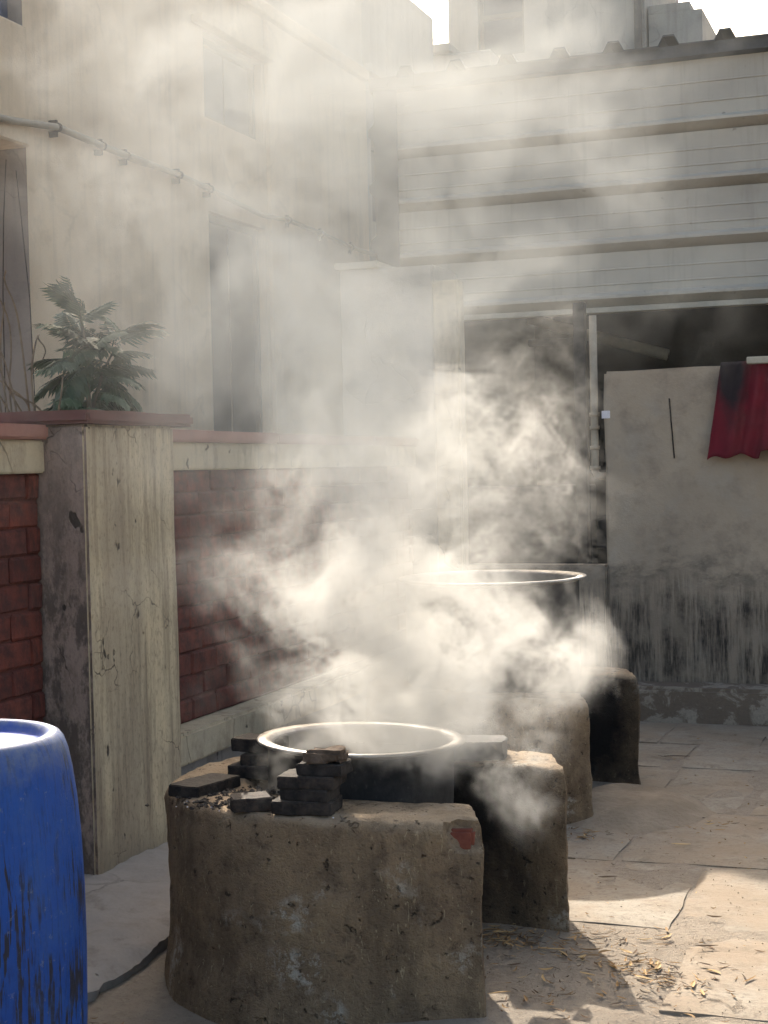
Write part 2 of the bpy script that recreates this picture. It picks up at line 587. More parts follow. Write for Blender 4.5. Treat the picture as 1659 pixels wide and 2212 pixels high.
def barrel_mat():
    m = NT('scuffed blue plastic')
    x, y, z = m.xyz()
    big = m.noise(3, 5, .6)
    c = m.mix(m.rng(big, .35, .65), (.006, .045, .22), (.010, .065, .28))
    # vertical black gouges: cylinder angle makes them run straight down
    ang = m.math('ARCTAN2', y, x)
    cb = m.n("ShaderNodeCombineXYZ")
    m.l(m.math('MULTIPLY', ang, .29), cb.inputs[0]); m.l(z, cb.inputs[2])
    co = cb.outputs[0]
    s1 = m.noise(60, 3, .65, sc=(1, 1, .09), src=co)
    s2 = m.noise(6, 3, .6, sc=(1, 1, .6), src=co, loc=(2, 0, 3))
    k = m.math('MULTIPLY', m.rng(s1, .525, .55), m.rng(m.math('ADD', s2, m.rng(z, .95, .25, -.08, .13)), .46, .52))
    c = m.mix(m.math('MULTIPLY', k, .93), c, (.022, .02, .017))
    s3 = m.rng(m.noise(110, 4, .75, sc=(1, 1, .10), src=co, loc=(5, 0, 1)), .50, .68, 0, .6)
    c = m.mix(s3, c, (.012, .018, .05))
    c = m.mix(m.rng(m.noise(7, 6, .75, src=co, loc=(1, 3, 1)), .50, .66, 0, .5), c, (.03, .085, .25))
    c = m.mix(m.math('MULTIPLY', m.rng(m.noise(40, 5, .75, src=co, loc=(6, 3, 1)), .60, .68), .6), c, (.16, .18, .22))
    # brown mud low down
    mud = m.math('MULTIPLY', m.rng(m.math('ADD', z, m.math('MULTIPLY', m.math('SUBTRACT', m.noise(5, 5, .7, src=co), .5), .9)), .30, .16), .7)
    c = m.mix(mud, c, (.035, .024, .022))
    # dust on the shoulder and top
    dust = m.math('MULTIPLY', m.rng(m.math('ADD', z, m.math('MULTIPLY', m.math('SUBTRACT', m.noise(22, 6, .75), .5), .10)), .96, 1.03), m.rng(m.noise(30, 5, .75, loc=(3, 3, 3)), .3, .62, .15, .8))
    c = m.mix(dust, c, (.15, .17, .21))
    rg = m.rng(m.noise(20, 5, .7), .3, .7, .38, .62)
    return m.done(c, rg, m.math('SUBTRACT', m.math('MULTIPLY', s3, .4), k), .35, .004)


M['barrel'] = barrel_mat()


def ground_mat():
    m = NT('trodden yard earth')
    big = m.noise(1.2, 6, .65)
    mid = m.noise(6, 7, .72)
    fine = m.noise(50, 5, .75)
    spk = m.noise(140, 2, .6)
    c = m.mix(m.rng(big, .35, .66), (.27, .228, .178), (.228, .19, .146))
    c = m.mix(m.rng(mid, .5, .75, 0, .6), c, (.185, .14, .10))
    c = m.mix(m.rng(fine, .5, .78, 0, .5), c, (.37, .30, .22))
    c = m.mix(m.rng(spk, .66, .72, 0, .75), c, (.08, .06, .045))
    c = m.mix(m.rng(m.noise(22, 6, .75, loc=(1, 8, 2)), .50, .66, 0, .5), c, (.16, .12, .085))
    h = m.math('ADD', m.math('MULTIPLY', mid, .5), m.math('MULTIPLY', fine, .5))
    return m.done(c, .96, h, 1.0, .02)


M['ground'] = ground_mat()


def slab_mat():
    m = NT('worn stone slab')
    r = m.random()
    co = m.n("ShaderNodeVectorMath", operation='ADD')
    m.l(m.co, co.inputs[0])
    cc = m.n("ShaderNodeCombineXYZ"); m.l(m.math('MULTIPLY', r, 37), cc.inputs[0]); m.l(m.math('MULTIPLY', r, 91), cc.inputs[1])
    m.l(cc.outputs[0], co.inputs[1])
    s = co.outputs[0]
    big = m.noise(2.2, 6, .65, src=s)
    band = m.noise(4, 7, .7, sc=(.5, 2.6, 1), dist=.8, src=s)
    fine = m.noise(60, 5, .72, src=s)
    c = m.ramp(r, [(0, (.25, .215, .168)), (.5, (.275, .24, .19)), (1, (.23, .195, .15))])
    c = m.mix(m.rng(band, .46, .66, 0, .6), c, (.34, .305, .245))
    c = m.mix(m.rng(big, .46, .64, 0, .8), c, (.25, .195, .138))
    c = m.mix(m.rng(fine, .50, .72, 0, .6), c, (.105, .082, .06))
    c = m.mix(m.rng(m.noise(2.4, 7, .72, loc=(3, 6, 1)), .44, .60, 0, .75), c, (.235, .18, .125))
    c = m.mix(m.rng(m.noise(9, 7, .75, loc=(3, 6, 9)), .52, .66, 0, .55), c, (.13, .10, .072))
    h = m.math('ADD', m.math('MULTIPLY', band, .6), m.math('MULTIPLY', fine, .4))
    return m.done(c, .9, h, .5, .012)


M['slab'] = slab_mat()
M['apron'] = m_plaster('apron concrete', (.31, .275, .24), (.25, .23, .21), (.17, .135, .11), streak=.45, crack=.3, grime=.75, cscale=1.2, sz=1)
M['mound'] = m_simple('rough cement mound', (.29, .235, .17), (.20, .155, .11), 6, .95, 0, .9, 40, bd=.02)


def leaf_mat():
    m = NT('neem leaf')
    r = m.random()
    c = m.ramp(r, [(0, (.014, .040, .018)), (.6, (.024, .058, .022)), (1, (.038, .075, .028))])
    n1 = m.noise(20, 3, .6)
    c = m.mix(m.rng(n1, .4, .7, 0, .5), c, (.065, .10, .045))
    mm = m.done(c, .5)
    m.b.inputs["Specular IOR Level"].default_value = .4
    return mm


M['leaf'] = leaf_mat()
M['stem'] = m_simple('plant stem', (.09, .08, .05), (.06, .05, .035), 20, .9)
M['dry'] = m_simple('dry stalk', (.20, .15, .10), (.12, .09, .065), 20, .9)


def litter_mat():
    m = NT('dry leaf litter')
    at = m.n("ShaderNodeAttribute", attribute_name="tone")
    c = m.ramp(at.outputs["Fac"], [(0, (.06, .04, .028)), (.35, (.17, .10, .05)), (.7, (.36, .22, .09)), (1, (.50, .36, .18))])
    return m.done(c, .8)


M['litter'] = litter_mat()


def cloth_mat():
    m = NT('sooty red cloth')
    x, y, z = m.xyz()
    f = m.noise(140, 2, .5)
    b = m.noise(5, 5, .6)
    c = m.mix(m.rng(b, .35, .65), (.17, .012, .022), (.11, .010, .018))
    # soot patch: the upper corner of the left panel
    v = m.n("ShaderNodeVectorMath", operation='SUBTRACT'); m.l(m.co, v.inputs[0]); v.inputs[1].default_value = (.105, 0, .56)
    v2 = m.n("ShaderNodeVectorMath", operation='MULTIPLY'); m.l(v.outputs[0], v2.inputs[0]); v2.inputs[1].default_value = (1.5, .2, .42)
    ln = m.n("ShaderNodeVectorMath", operation='LENGTH'); m.l(v2.outputs[0], ln.inputs[0])
    dd = m.math('ADD', ln.outputs["Value"], m.math('MULTIPLY', m.math('SUBTRACT', m.noise(9, 4, .6), .5), .12))
    c = m.mix(m.rng(dd, .17, .09, 0, .95), c, (.012, .012, .014))
    mm = m.done(c, .85, f, .2, .002)
    return mm


M['cloth'] = cloth_mat()

# ================================================================== GROUND
def sstep(t):
    t = max(0.0, min(1.0, t)); return t * t * (3 - 2 * t)


def gz(x, y):
    d = -0.09 * sstep((5.1 - y) / 1.1) * sstep((-1.1 - x) / .9)
    d += -0.05 * sstep((3.4 - y) / .8)
    return d


xs = [-90, -40, -20, -10, -6, -4.2] + [-3.6 + .05 * i for i in range(113)] + [2.6, 4, 8, 20, 40, 90]
ys = [-90, -40, -15, -4, 0, 1.5] + [2.4 + .05 * i for i in range(132)] + [9.6, 12, 16, 24, 40, 90, 160]
bm = bmesh.new()
grid = []
for y in ys:
    row = []
    for x in xs:
        z = gz(x, y)
        if -3.7 < x < 2.1 and 2.3 < y < 9.0:
            z += .004 * mnoise.noise(Vector((x * 2.3, y * 2.3, 1))) + .003 * mnoise.noise(Vector((x * 9, y * 9, 4)))
            if (y > 4.93 or x > -.76) and y < 8.84: z += .011 * mnoise.noise(Vector((x * 1.9, y * 1.9, 6))) + .008 * mnoise.noise(Vector((x * 5.5, y * 5.5, 2))) - .0025
            if y < 4.9: z += .004 * mnoise.noise(Vector((x * 5, y * 5, 9)))
        else:
            z -= .004
        row.append(bm.verts.new((x, y, z)))
    grid.append(row)
for a, b in zip(grid, grid[1:]):
    for i in range(len(xs) - 1):
        bm.faces.new((a[i], a[i + 1], b[i + 1], b[i]))
ground = part('ground', bm, M['ground'], loc=(0, 0, 0), smooth=True)
tag(ground, 'trodden earth and cement yard floor around the two hearths', 'ground', kind='structure')

# stone slabs let into the yard floor (rows: y0, y1, joints in x)
rows = [(4.90, 5.70, [-2.35, -1.86, -1.33, -.845, -.27, .35, .95, 1.6]),
        (5.72, 6.57, [-2.6, -1.85, -1.18, -.60, .1, .7, 1.4]),
        (6.59, 7.52, [-2.4, -1.75, -1.22, -.80, -.2, .45, 1.1, 1.7]),
        (7.54, 8.16, [-2.5, -1.9, -1.235, -.62, .0, .8, 1.5]),
        (8.18, 8.83, [-2.6, -2.0, -1.45, -.92, -.3, .3, 1.0, 1.7]),
        (4.18, 4.86, [-.76, -.1, .5, 1.2]),
        (3.4, 4.12, [-.62, -.02, .7, 1.4])]
for (y0, y1, jx) in rows:
    for a, b in zip(jx, jx[1:]):
        g = rnd.uniform(.008, .03)
        xa, xb = a + g / 2, b - g / 2
        bm = bmesh.new()
        n1 = 9; n2 = 9
        sx, sy, tz = rnd.uniform(-.006, .006), rnd.uniform(-.006, .006), rnd.uniform(.002, .006)
        seed = rnd.uniform(0, 50)
        gr = []
        for j in range(n2 + 1):
            rr = []
            for i in range(n1 + 1):
                u, v = i / n1, j / n2
                x = xa + (xb - xa) * u; y = y0 + (y1 - y0) * v
                ed = min(i, n1 - i, j, n2 - j) == 0
                x += .016 * mnoise.noise(Vector((y * 5, seed, 1))) if i in (0, n1) else 0
                y += .016 * mnoise.noise(Vector((x * 5, seed, 2))) if j in (0, n2) else 0
                z = tz + sx * (u - .5) + sy * (v - .5) + .003 * mnoise.noise(Vector((x * 4, y * 4, seed)))
                if ed: z -= .004
                rr.append(bm.verts.new((x, y, z + gz(x, y))))
            gr.append(rr)
        for p, q in zip(gr, gr[1:]):
            for i in range(n1): bm.faces.new((p[i], p[i + 1], q[i + 1], q[i]))
        ge = bmesh.ops.extrude_edge_only(bm, edges=[e for e in bm.edges if e.is_boundary])
        for v in ge['geom']:
            if isinstance(v, bmesh.types.BMVert): v.co.z -= .05
        part('paving_slab', bm, M['slab'], ground, smooth=False, sharp=40)

# rough cement mound in front of the rear hearth
bm = bmesh.new()
NR, NA = 10, 40
ringsv = []
for i in range(NR + 1):
    t = i / NR
    rw = []
    for k in range(NA):
        a = 2 * math.pi * k / NA
        rr = t * (1 + .18 * mnoise.noise(Vector((math.cos(a) * 1.4, math.sin(a) * 1.4, 5))))
        x = -1.30 + .40 * rr * math.cos(a); y = 6.55 + .47 * rr * math.sin(a)
        h = .075 * (1 - sstep((t - .45) / .55)) + .012 * mnoise.noise(Vector((x * 9, y * 9, 2))) * (1 - t * .6) - .012
        rw.append(bm.verts.new((x, y, h + .004)))
    ringsv.append(rw)
for p, q in zip(ringsv, ringsv[1:]):
    for k in range(NA): bm.faces.new((p[k], p[(k + 1) % NA], q[(k + 1) % NA], q[k]))
bmesh.ops.remove_doubles(bm, verts=bm.verts, dist=.0005)
mound = part('cement_mound', bm, M['mound'], loc=(-1.3, 6.55, 0), smooth=True)
tag(mound, 'low rough grey cement mound at the foot of the rear hearth', 'mound', kind='structure')

# sloping concrete apron along the boundary wall: rough cast, broken lower edge
bm = bmesh.new()
prev = None
for j in range(300):
    y = 2.2 + j * .0225
    e = -2.42 + .022 * mnoise.noise(Vector((0, y * 5, 0))) + .014 * mnoise.noise(Vector((0, y * 17, 3))) + .008 * mnoise.noise(Vector((0, y * 45, 3))) + (.05 * (y - 4.2) if y < 4.6 else .02)
    g = gz(-2.6, y)
    ring = []
    zt = .045; ze = g + .05
    for k in range(31):
        t = k / 30
        x = -3.2 + (e + 3.2) * t
        q = Vector((x, y, 0))
        z = zt + (ze - zt) * max(0, (t - .3) / .7) ** 1.2 + .016 * mnoise.noise(q * 4) + .009 * mnoise.noise(q * 11) + .006 * mnoise.noise(q * 27)
        if t > .95: z -= .014 * (t - .95) / .05
        ring.append(bm.verts.new((x, y, z)))
    ring.append(bm.verts.new((e - .004, y, ze - .030))); ring.append(bm.verts.new((e - .02, y, g - .06)))
    if prev:
        for k in range(len(ring) - 1): bm.faces.new((prev[k], prev[k + 1], ring[k + 1], ring[k]))
    prev = ring
apron = part('concrete_apron', bm, M['apron'], loc=(-2.8, 4.5, 0), sharp=50)
tag(apron, 'sloping pale concrete apron with a cracked edge beside the pillar', 'apron', kind='structure')

# ================================================================== BOUNDARY WALL
brick_meshes = []
for k in range(7):
    b = bmesh.new()
    box(b, -.05, .05, -.112, .112, -.0475, .0475)
    bmesh.ops.bevel(b, geom=list(b.edges), offset=.009, segments=1, affect='EDGES')
    for v in b.verts:
        v.co += Vector((mnoise.noise(v.co * 30 + Vector((k * 9, 0, 0))) * .006, mnoise.noise(v.co * 30 + Vector((0, k * 9, 5))) * .006, mnoise.noise(v.co * 30 + Vector((3, 0, k * 9))) * .006))
    me = bpy.data.meshes.new('brick')
    b.to_mesh(me); b.free()
    me.materials.append(M['brick'])
    brick_meshes.append(me)


def brick_run(root, y0, y1, z0, z1, xf):
    n = 0
    zc = z0 + .05
    k = 0
    while zc + .045 < z1:
        y = y0 - (0.118 if k % 2 else 0)
        while y < y1:
            a, b = max(y, y0) + .003, min(y + .236, y1) - .003
            if b - a > .05:
                o = inst('brick', rnd.choice(brick_meshes), (xf - .05 + rnd.uniform(-.005, .005) - .004, (a + b) / 2, zc + rnd.uniform(-.003, .003)),
                         (rnd.uniform(-.012, .012), rnd.uniform(-.02, .02), rnd.uniform(-.02, .02) + (math.pi if rnd.random() < .5 else 0)), root,
                         (1, (b - a) / .222, 1))
                n += 1
            y += .236
        zc += .1 if (zc + .145 < z1) else .1
        k += 1
    return n


def wall_section(label, y0, y1, bricks_from):
    w = thing('brick_wall', (-3.2, (y0 + y1) / 2, 0), label, 'brick wall')
    b = bmesh.new(); box(b, -3.32, -3.117, y0, y1, -.1, 1.508)
    part('mortar_core', b, M['mortar'], w)
    part('plaster_band', nbox(-3.34, -3.075, y0, y1, 1.508, 1.628, .12, .003, 4, .006), M['band'], w, sharp=40)
    # coping: cast lengths
    y = y0
    while y < y1 - .05:
        L = min(1.35, y1 - y)
        part('coping', nbox(-3.36, -3.05, y + .003, y + L - .003, 1.629, 1.680 + rnd.uniform(-.004, .004), .15, .004, 4, .008), M['coping'], w, sharp=40)
        y += L
    part('plinth_band', nbox(-3.3, -2.985, y0, y1, .275, .41, .15, .005, 4, .012), M['band'], w, sharp=40)
    part('footing', nbox(-3.3, -3.03, y0, y1, -.1, .273, .15, .01, 4, .01), M['apron'], w, sharp=40)
    brick_run(w, max(y0, bricks_from), y1, .412, 1.508, -3.1)
    return w


wall_section('red brick boundary wall running from the pillar back to the shed', 5.556, 9.05, 5.556)
wall_section('soot darkened red brick boundary wall on the barrel side of the pillar', 1.2, 4.856, 3.6)

pil = thing('pillar', (-3.1, 5.2, 0), 'cream plastered pillar with a red concrete cap behind the blue barrel', 'pillar')
part('shaft', nbox(-3.40, -2.913, 4.864, 5.548, -.1, 1.682, .04, .004, 3, .010), M['pier'], pil, sharp=45)
cb = nbox(-3.46, -2.878, 4.835, 5.665, 1.684, 1.733, .05, .004, 5, .012)
part('cap', cb, M['cap'], pil, sharp=45)

# ================================================================== HOUSE ON THE LEFT
house = thing('plaster_house', (-6.5, 11, 0), 'two storey tan plastered house wall behind the smoke with two recessed windows', 'house')


def wall_with_holes(bm, x, y0, y1, z0, z1, holes, depth):
    """a wall in the plane X=x facing +X with rectangular openings (y0,y1,z0,z1) whose reveals go back by depth"""
    ysv = sorted({y0, y1, *[h[0] for h in holes], *[h[1] for h in holes]})
    zsv = sorted({z0, z1, *[h[2] for h in holes], *[h[3] for h in holes]})
    for a, b in zip(ysv, ysv[1:]):
        for c, d in zip(zsv, zsv[1:]):
            ym, zm = (a + b) / 2, (c + d) / 2
            if any(h[0] < ym < h[1] and h[2] < zm < h[3] for h in holes): continue
            bm.faces.new([bm.verts.new(p) for p in ((x, a, c), (x, b, c), (x, b, d), (x, a, d))])
    for (a, b, c, d) in holes:
        for p, q in (((a, c), (b, c)), ((b, c), (b, d)), ((b, d), (a, d)), ((a, d), (a, c))):
            bm.faces.new([bm.verts.new(v) for v in ((x, *p), (x, *q), (x - depth, *q), (x - depth, *p))])
    bmesh.ops.remove_doubles(bm, verts=bm.verts, dist=.001)
    return bm


holes = [(10.56, 11.60, 1.75, 3.47), (10.54, 11.60, 4.17, 4.81)]
bm = wall_with_holes(bmesh.new(), -5.2, 8.10, 10.35, -.1, 4.98, [], .09)
wall_with_holes(bm, -5.2, 10.35, 13.95, -.1, 5.28, holes, .09)
for p in (((-5.2, 8.1, 4.98), (-5.2, 10.35, 4.98), (-9, 10.35, 4.98), (-9, 8.1, 4.98)), ((-5.2, 10.35, 5.28), (-5.2, 13.95, 5.28), (-9, 13.95, 5.28), (-9, 10.35, 5.28)),
          ((-5.2, 10.35, 4.98), (-5.2, 10.35, 5.28), (-9, 10.35, 5.28), (-9, 10.35, 4.98))):
    bm.faces.new([bm.verts.new(v) for v in p])
bmesh.ops.remove_doubles(bm, verts=bm.verts, dist=.001)
part('wall', bm, M['house'], house)
# shallow raised plaster panel edge, window ledge drip, roof band
b = bmesh.new(); box(b, -5.2, -5.165, 11.66, 13.945, 0, 5.18); part('raised_bay', b, M['house'], house)
b = bmesh.new(); box(b, -5.2, -5.1, 10.35, 11.655, 4.83, 4.89, .008); part('window_hood', b, M['house'], house)
b = bmesh.new(); box(b, -5.35, -5.13, 10.36, 13.97, 5.2, 5.30, .01); part('roof_band', b, M['house'], house)


def window(root, y0, y1, z0, z1, xx, bars=2, name='window'):
    f = bmesh.new()
    t = .05
    for a in ((y0, y0 + t, z0, z1), (y1 - t, y1, z0, z1), (y0 + t, y1 - t, z0, z0 + t), (y0 + t, y1 - t, z1 - t, z1)):
        box(f, xx - .05, xx, *a)
    w = part(name, f, M['frame'], root)
    for i in range(bars):
        ya = y0 + t + (y1 - y0 - 2 * t) * i / bars; yb = y0 + t + (y1 - y0 - 2 * t) * (i + 1) / bars
        g = bmesh.new(); box(g, xx - .04, xx - .028, ya + .012, yb - .012, z0 + t + .005, z1 - t - .005)
        part('pane', g, M['glass_dark'], w)
    return w


for h in holes: window(house, h[0] + .003, h[1] - .003, h[2] + .003, h[3] - .003, -5.265)
# lane side wall
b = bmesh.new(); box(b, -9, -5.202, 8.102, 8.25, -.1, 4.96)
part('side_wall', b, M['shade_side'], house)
b = bmesh.new(); box(b, -6.8, -5.16, 7.55, 8.09, 3.48, 4.2, .012)
part('balcony', b, M['house'], house)
b = bmesh.new(); box(b, -6.6, -5.30, 8.03, 8.098, 4.215, 4.9)
bw = part('window', b, M['blue_frame'], house)

block = thing('end_block', (-6.5, 15.1, 0), 'taller grey plastered end block beyond the tan house with a side window', 'building')
bm = wall_with_holes(bmesh.new(), -5.2, 13.98, 16.2, -.1, 6.39, [(14.15, 15.1, 3.9, 4.75)], .2)
for p in (((-5.2, 13.98, -.1), (-5.2, 13.98, 6.39), (-9, 13.98, 6.39), (-9, 13.98, -.1)), ((-5.2, 13.98, 6.39), (-5.2, 16.2, 6.39), (-9, 16.2, 6.39), (-9, 13.98, 6.39)),
          ((-5.2, 16.2, -.1), (-5.2, 16.2, 6.39), (-9, 16.2, 6.39), (-9, 16.2, -.1))):
    bm.faces.new([bm.verts.new(v) for v in p])
bmesh.ops.remove_doubles(bm, verts=bm.verts, dist=.001)
part('wall', bm, M['far'], block)
window(block, 14.153, 15.097, 3.903, 4.747, -5.38)
b = bmesh.new(); box(b, -5.2, -5.12, 14.0, 16.2, 5.3, 5.38); part('ledge', b, M['far'], block)

far = thing('rear_building', (-4.1, 19.2, 0), 'pale grey building rising above the shed roof with a dark window', 'building')


def wall_y(bm, y, x0, x1, z0, z1, holes, depth):
    xsv = sorted({x0, x1, *[h[0] for h in holes], *[h[1] for h in holes]})
    zsv = sorted({z0, z1, *[h[2] for h in holes], *[h[3] for h in holes]})
    for a, b in zip(xsv, xsv[1:]):
        for c, d in zip(zsv, zsv[1:]):
            xm, zm = (a + b) / 2, (c + d) / 2
            if any(h[0] < xm < h[1] and h[2] < zm < h[3] for h in holes): continue
            bm.faces.new([bm.verts.new(p) for p in ((a, y, c), (b, y, c), (b, y, d), (a, y, d))])
    for (a, b, c, d) in holes:
        for p, q in (((a, c), (b, c)), ((b, c), (b, d)), ((b, d), (a, d)), ((a, d), (a, c))):
            bm.faces.new([bm.verts.new(v) for v in ((p[0], y, p[1]), (q[0], y, q[1]), (q[0], y + depth, q[1]), (p[0], y + depth, p[1]))])
    bmesh.ops.remove_doubles(bm, verts=bm.verts, dist=.001)
    return bm


FH = (-5.21, -4.64, 6.40, 7.35)
bm = wall_y(bmesh.new(), 18, -5.58, -3.20, -.1, 8.1, [FH], .15)
for p in (((-5.58, 18, -.1), (-5.58, 18, 8.1), (-5.58, 20.5, 8.1), (-5.58, 20.5, -.1)), ((-3.2, 18, -.1), (-3.2, 18, 8.1), (-3.2, 20.5, 8.1), (-3.2, 20.5, -.1)),
          ((-5.58, 18, 8.1), (-3.2, 18, 8.1), (-3.2, 20.5, 8.1), (-5.58, 20.5, 8.1))):
    bm.faces.new([bm.verts.new(v) for v in p])
bmesh.ops.remove_doubles(bm, verts=bm.verts, dist=.001)
part('wall', bm, M['far'], far)
b = bmesh.new(); box(b, -3.18, -2.56, 18.12, 20.5, -.1, 6.70); box(b, -3.18, -2.70, 18.12, 20.5, 6.702, 6.80)
part('annex', b, M['far'], far)
f = bmesh.new()
for a in ((FH[0], FH[0] + .04, FH[2], FH[3]), (FH[1] - .04, FH[1], FH[2], FH[3]), (FH[0] + .04, FH[1] - .04, FH[2], FH[2] + .04), (FH[0] + .04, FH[1] - .04, 6.86, 6.92)):
    box(f, a[0], a[1], 18.10, 18.14, a[2], a[3])
w = part('window', f, M['frame'], far)
for zz in ((6.445, 6.855), (6.925, 7.35)):
    g = bmesh.new(); box(g, FH[0] + .045, FH[1] - .045, 18.115, 18.125, *zz); part('pane', g, M['glass_dark'], w)
part('drain_pipe', tube([(-3.27, 17.95, 5), (-3.27, 17.95, 8.0)], .045, 8), M['frame'], far, smooth=True)

low = thing('low_roof_block', (-5.4, 17.3, 0), 'small low flat roofed block between the end block and rear building', 'building')
b = bmesh.new(); box(b, -5.75, -4.6, 16.4, 17.9, -.1, 6.05, .02); part('wall', b, M['far'], low)
b = bmesh.new(); box(b, -5.80, -5.05, 16.35, 17.95, 6.052, 6.16, .02); part('parapet', b, M['far'], low)

# ================================================================== SHED
shed = thing('metal_shed', (-1.0, 12.5, 0), 'open fronted shed with a faded corrugated metal fascia and dark inside', 'shed')
zb = [4.327, 3.83, 3.43, 3.026, 2.636]


def fascia_profile(zt, zbm):
    """one sheet from rib to rib: groove lines at thirds, a square rib at the bottom"""
    out = []
    h = zt - zbm
    out += [(11.0, zt)]
    for t in (.33, .62):
        z = zt - h * t
        out += [(11.0, z + .007), (10.994, z + .003), (10.994, z - .003), (11.0, z - .007)]
    out += [(11.0, zbm + .085), (10.93, zbm + .055), (10.93, zbm + .035), (11.045, zbm - .02)]
    return out


tops = [4.30] + [z - .02 for z in zb[1:-1]]
for i in range(4):
    zt = (zb[i] - .022); zl = zb[i + 1]
    part('sheet_panel', extrude_x(fascia_profile(zt, zl), -3.84, 3.2, 24, .008), M['fascia'], shed, sharp=25)
# bottom trim: pale lip
part('bottom_lip', extrude_x([(11.03, 2.612), (10.94, 2.612), (10.94, 2.575), (10.98, 2.568)], -3.84, 3.2, 50, .01), M['pvc'], shed)
# top flashing with trapezoid ribs of the roof sheet standing above it
b = extrude_x([(11.06, 4.40), (10.93, 4.40), (10.93, 4.318), (11.0, 4.304)], -4.02, 3.2, 60, .010)
part('ridge_flashing', b, M['metal_dark'], shed)
prof = []
x = -4.02
rx = [-3.721 + .389 * i for i in range(18)]
pts = [(-4.02, 4.405)]
for c in rx: pts += [(c - .075, 4.405), (c - .038, 4.475), (c + .038, 4.475), (c + .075, 4.405)]
pts += [(3.2, 4.405)]
b = bmesh.new()
ra = [b.verts.new((px, 10.90, pz)) for px, pz in pts]
rb = [b.verts.new((px, 16.0, pz - .5)) for px, pz in pts]
for i in range(len(pts) - 1): b.faces.new((ra[i], ra[i + 1], rb[i + 1], rb[i]))
ra2 = [b.verts.new((px, 10.90, pz - .012)) for px, pz in pts]
for i in range(len(pts) - 1): b.faces.new((ra[i], ra[i + 1], ra2[i + 1], ra2[i]))
part('roof_sheet', b, M['metal_dark'], shed)
# darker end flashing with a notched outer edge
edge = []
z = 4.31
while z > 2.80:
    edge += [(-3.985, z), (-3.985, z - .24), (-4.03, z - .28), (-4.03, z - .33), (-3.985, z - .38)]
    z -= .415
b = bmesh.new()
fr = [b.verts.new((x, 10.915, z)) for x, z in edge]; bk = [b.verts.new((x, 11.05, z)) for x, z in edge]
fr2 = [b.verts.new((-3.80, 10.915, z)) for x, z in edge]
for k in range(len(edge) - 1):
    b.faces.new((fr[k], fr[k + 1], fr2[k + 1], fr2[k])); b.faces.new((fr[k], fr[k + 1], bk[k + 1], bk[k]))
part('end_flashing', b, M['metal_dark'], shed)
# inside
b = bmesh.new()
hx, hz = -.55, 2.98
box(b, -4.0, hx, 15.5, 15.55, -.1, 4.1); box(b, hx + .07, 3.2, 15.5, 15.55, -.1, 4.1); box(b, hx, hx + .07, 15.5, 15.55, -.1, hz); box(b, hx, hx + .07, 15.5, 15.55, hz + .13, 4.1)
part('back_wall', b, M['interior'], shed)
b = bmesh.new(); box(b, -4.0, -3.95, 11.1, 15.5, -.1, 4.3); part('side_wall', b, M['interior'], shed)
b = bmesh.new(); box(b, 3.15, 3.2, 9.3, 15.5, -.1, 4.3); part('side_wall', b, M['interior'], shed)
part('cross_pipe', tube([(-3.1, 12, 2.66), (-2.60, 12, 2.50), (-2.0, 12, 2.32)], .045, 10), M['pipe_grey'], shed, smooth=True)
b = tube([(-2.52, 11.4, 2.75), (-2.52, 11.4, 2.52), (-2.56, 11.4, 2.44), (-2.65, 11.4, 2.41), (-2.95, 11.4, 2.42)], .03, 8)
part('bent_pipe', b, M['iron'], shed, smooth=True)
for px in (-2.34,):
    b = bmesh.new(); box(b, px - .04, px + .04, 10.4, 10.48, -.05, 2.6, .006); part('post', b, M['iron'], shed)
b = bmesh.new(); box(b, -3.4, -2.30, 10.5, 10.7, -.05, 1.35, .01); part('inner_wall', b, M['interior'], shed)
b = bmesh.new(); box(b, -2.28, -1.2, 10.55, 10.95, .9, 1.12, .01); part('work_bench', b, M['iron'], shed)
part('tap', tube([(-2.16, 10.4, 1.12), (-2.16, 10.4, 1.30), (-2.13, 10.4, 1.31), (-2.13, 10.4, 1.24)], .012, 6), M['rim'], shed, smooth=True)

shed.scale = (1.0615, 1.0615, 1.0615)          # measured distance of the fascia: 11.7 m
shed.location = (-1.0615, 13.269, -.092)

# pier at the corner between the boundary wall and the shed
cp = thing('corner_pier', (-3.2, 9.4, 0), 'tall pale plastered pier where the boundary wall meets the shed', 'pier')
part('shaft', nbox(-3.595, -2.97, 9.152, 9.65, -.05, 2.755, .12, .004, 3, .01), M['far'], cp, sharp=45)
part('pilaster', nbox(-2.968, -2.80, 9.12, 9.24, -.05, 2.65, .1, .004, 3, .01), M['band'], cp, sharp=45)
part('capping', nbox(-3.62, -3.33, 9.12, 9.66, 2.757, 2.80, .1, .003, 3, .006), M['pvc'], cp, sharp=45)

# yard wall of the shed: low sill part and taller panel
yw = thing('yard_wall', (-1, 9.2, 0), 'grey brown plastered wall with black drip stains along its lower half', 'wall')
part('sill_wall', nbox(-2.783, -1.905, 9.105, 9.28, -.05, .886, .06, .004, 3, .012), M['yardwall'], yw, sharp=45)
bmm = nbox(-1.903, 3.2, 9.10, 9.27, -.05, 2.045, .06, .005, 2.5, .014, 3)
for v in bmm.verts:
    if v.co.z > 1.6: v.co.z += .010 * mnoise.noise(Vector((v.co.x * 2, 0, 1)))
    if v.co.x < -1.85: v.co.x += .010 * mnoise.noise(Vector((0, 5, v.co.z * 3)))
part('panel_wall', bmm, M['yardwall'], yw, sharp=45)
part('plinth', nbox(-2.783, 3.2, 8.84, 9.10, -.05, .200, .05, .009, 6, .02), M['plinth'], yw, sharp=45)
b = bmesh.new()
cr = [(-1.512, 1.868), (-1.505, 1.75), (-1.497, 1.64), (-1.489, 1.515)]
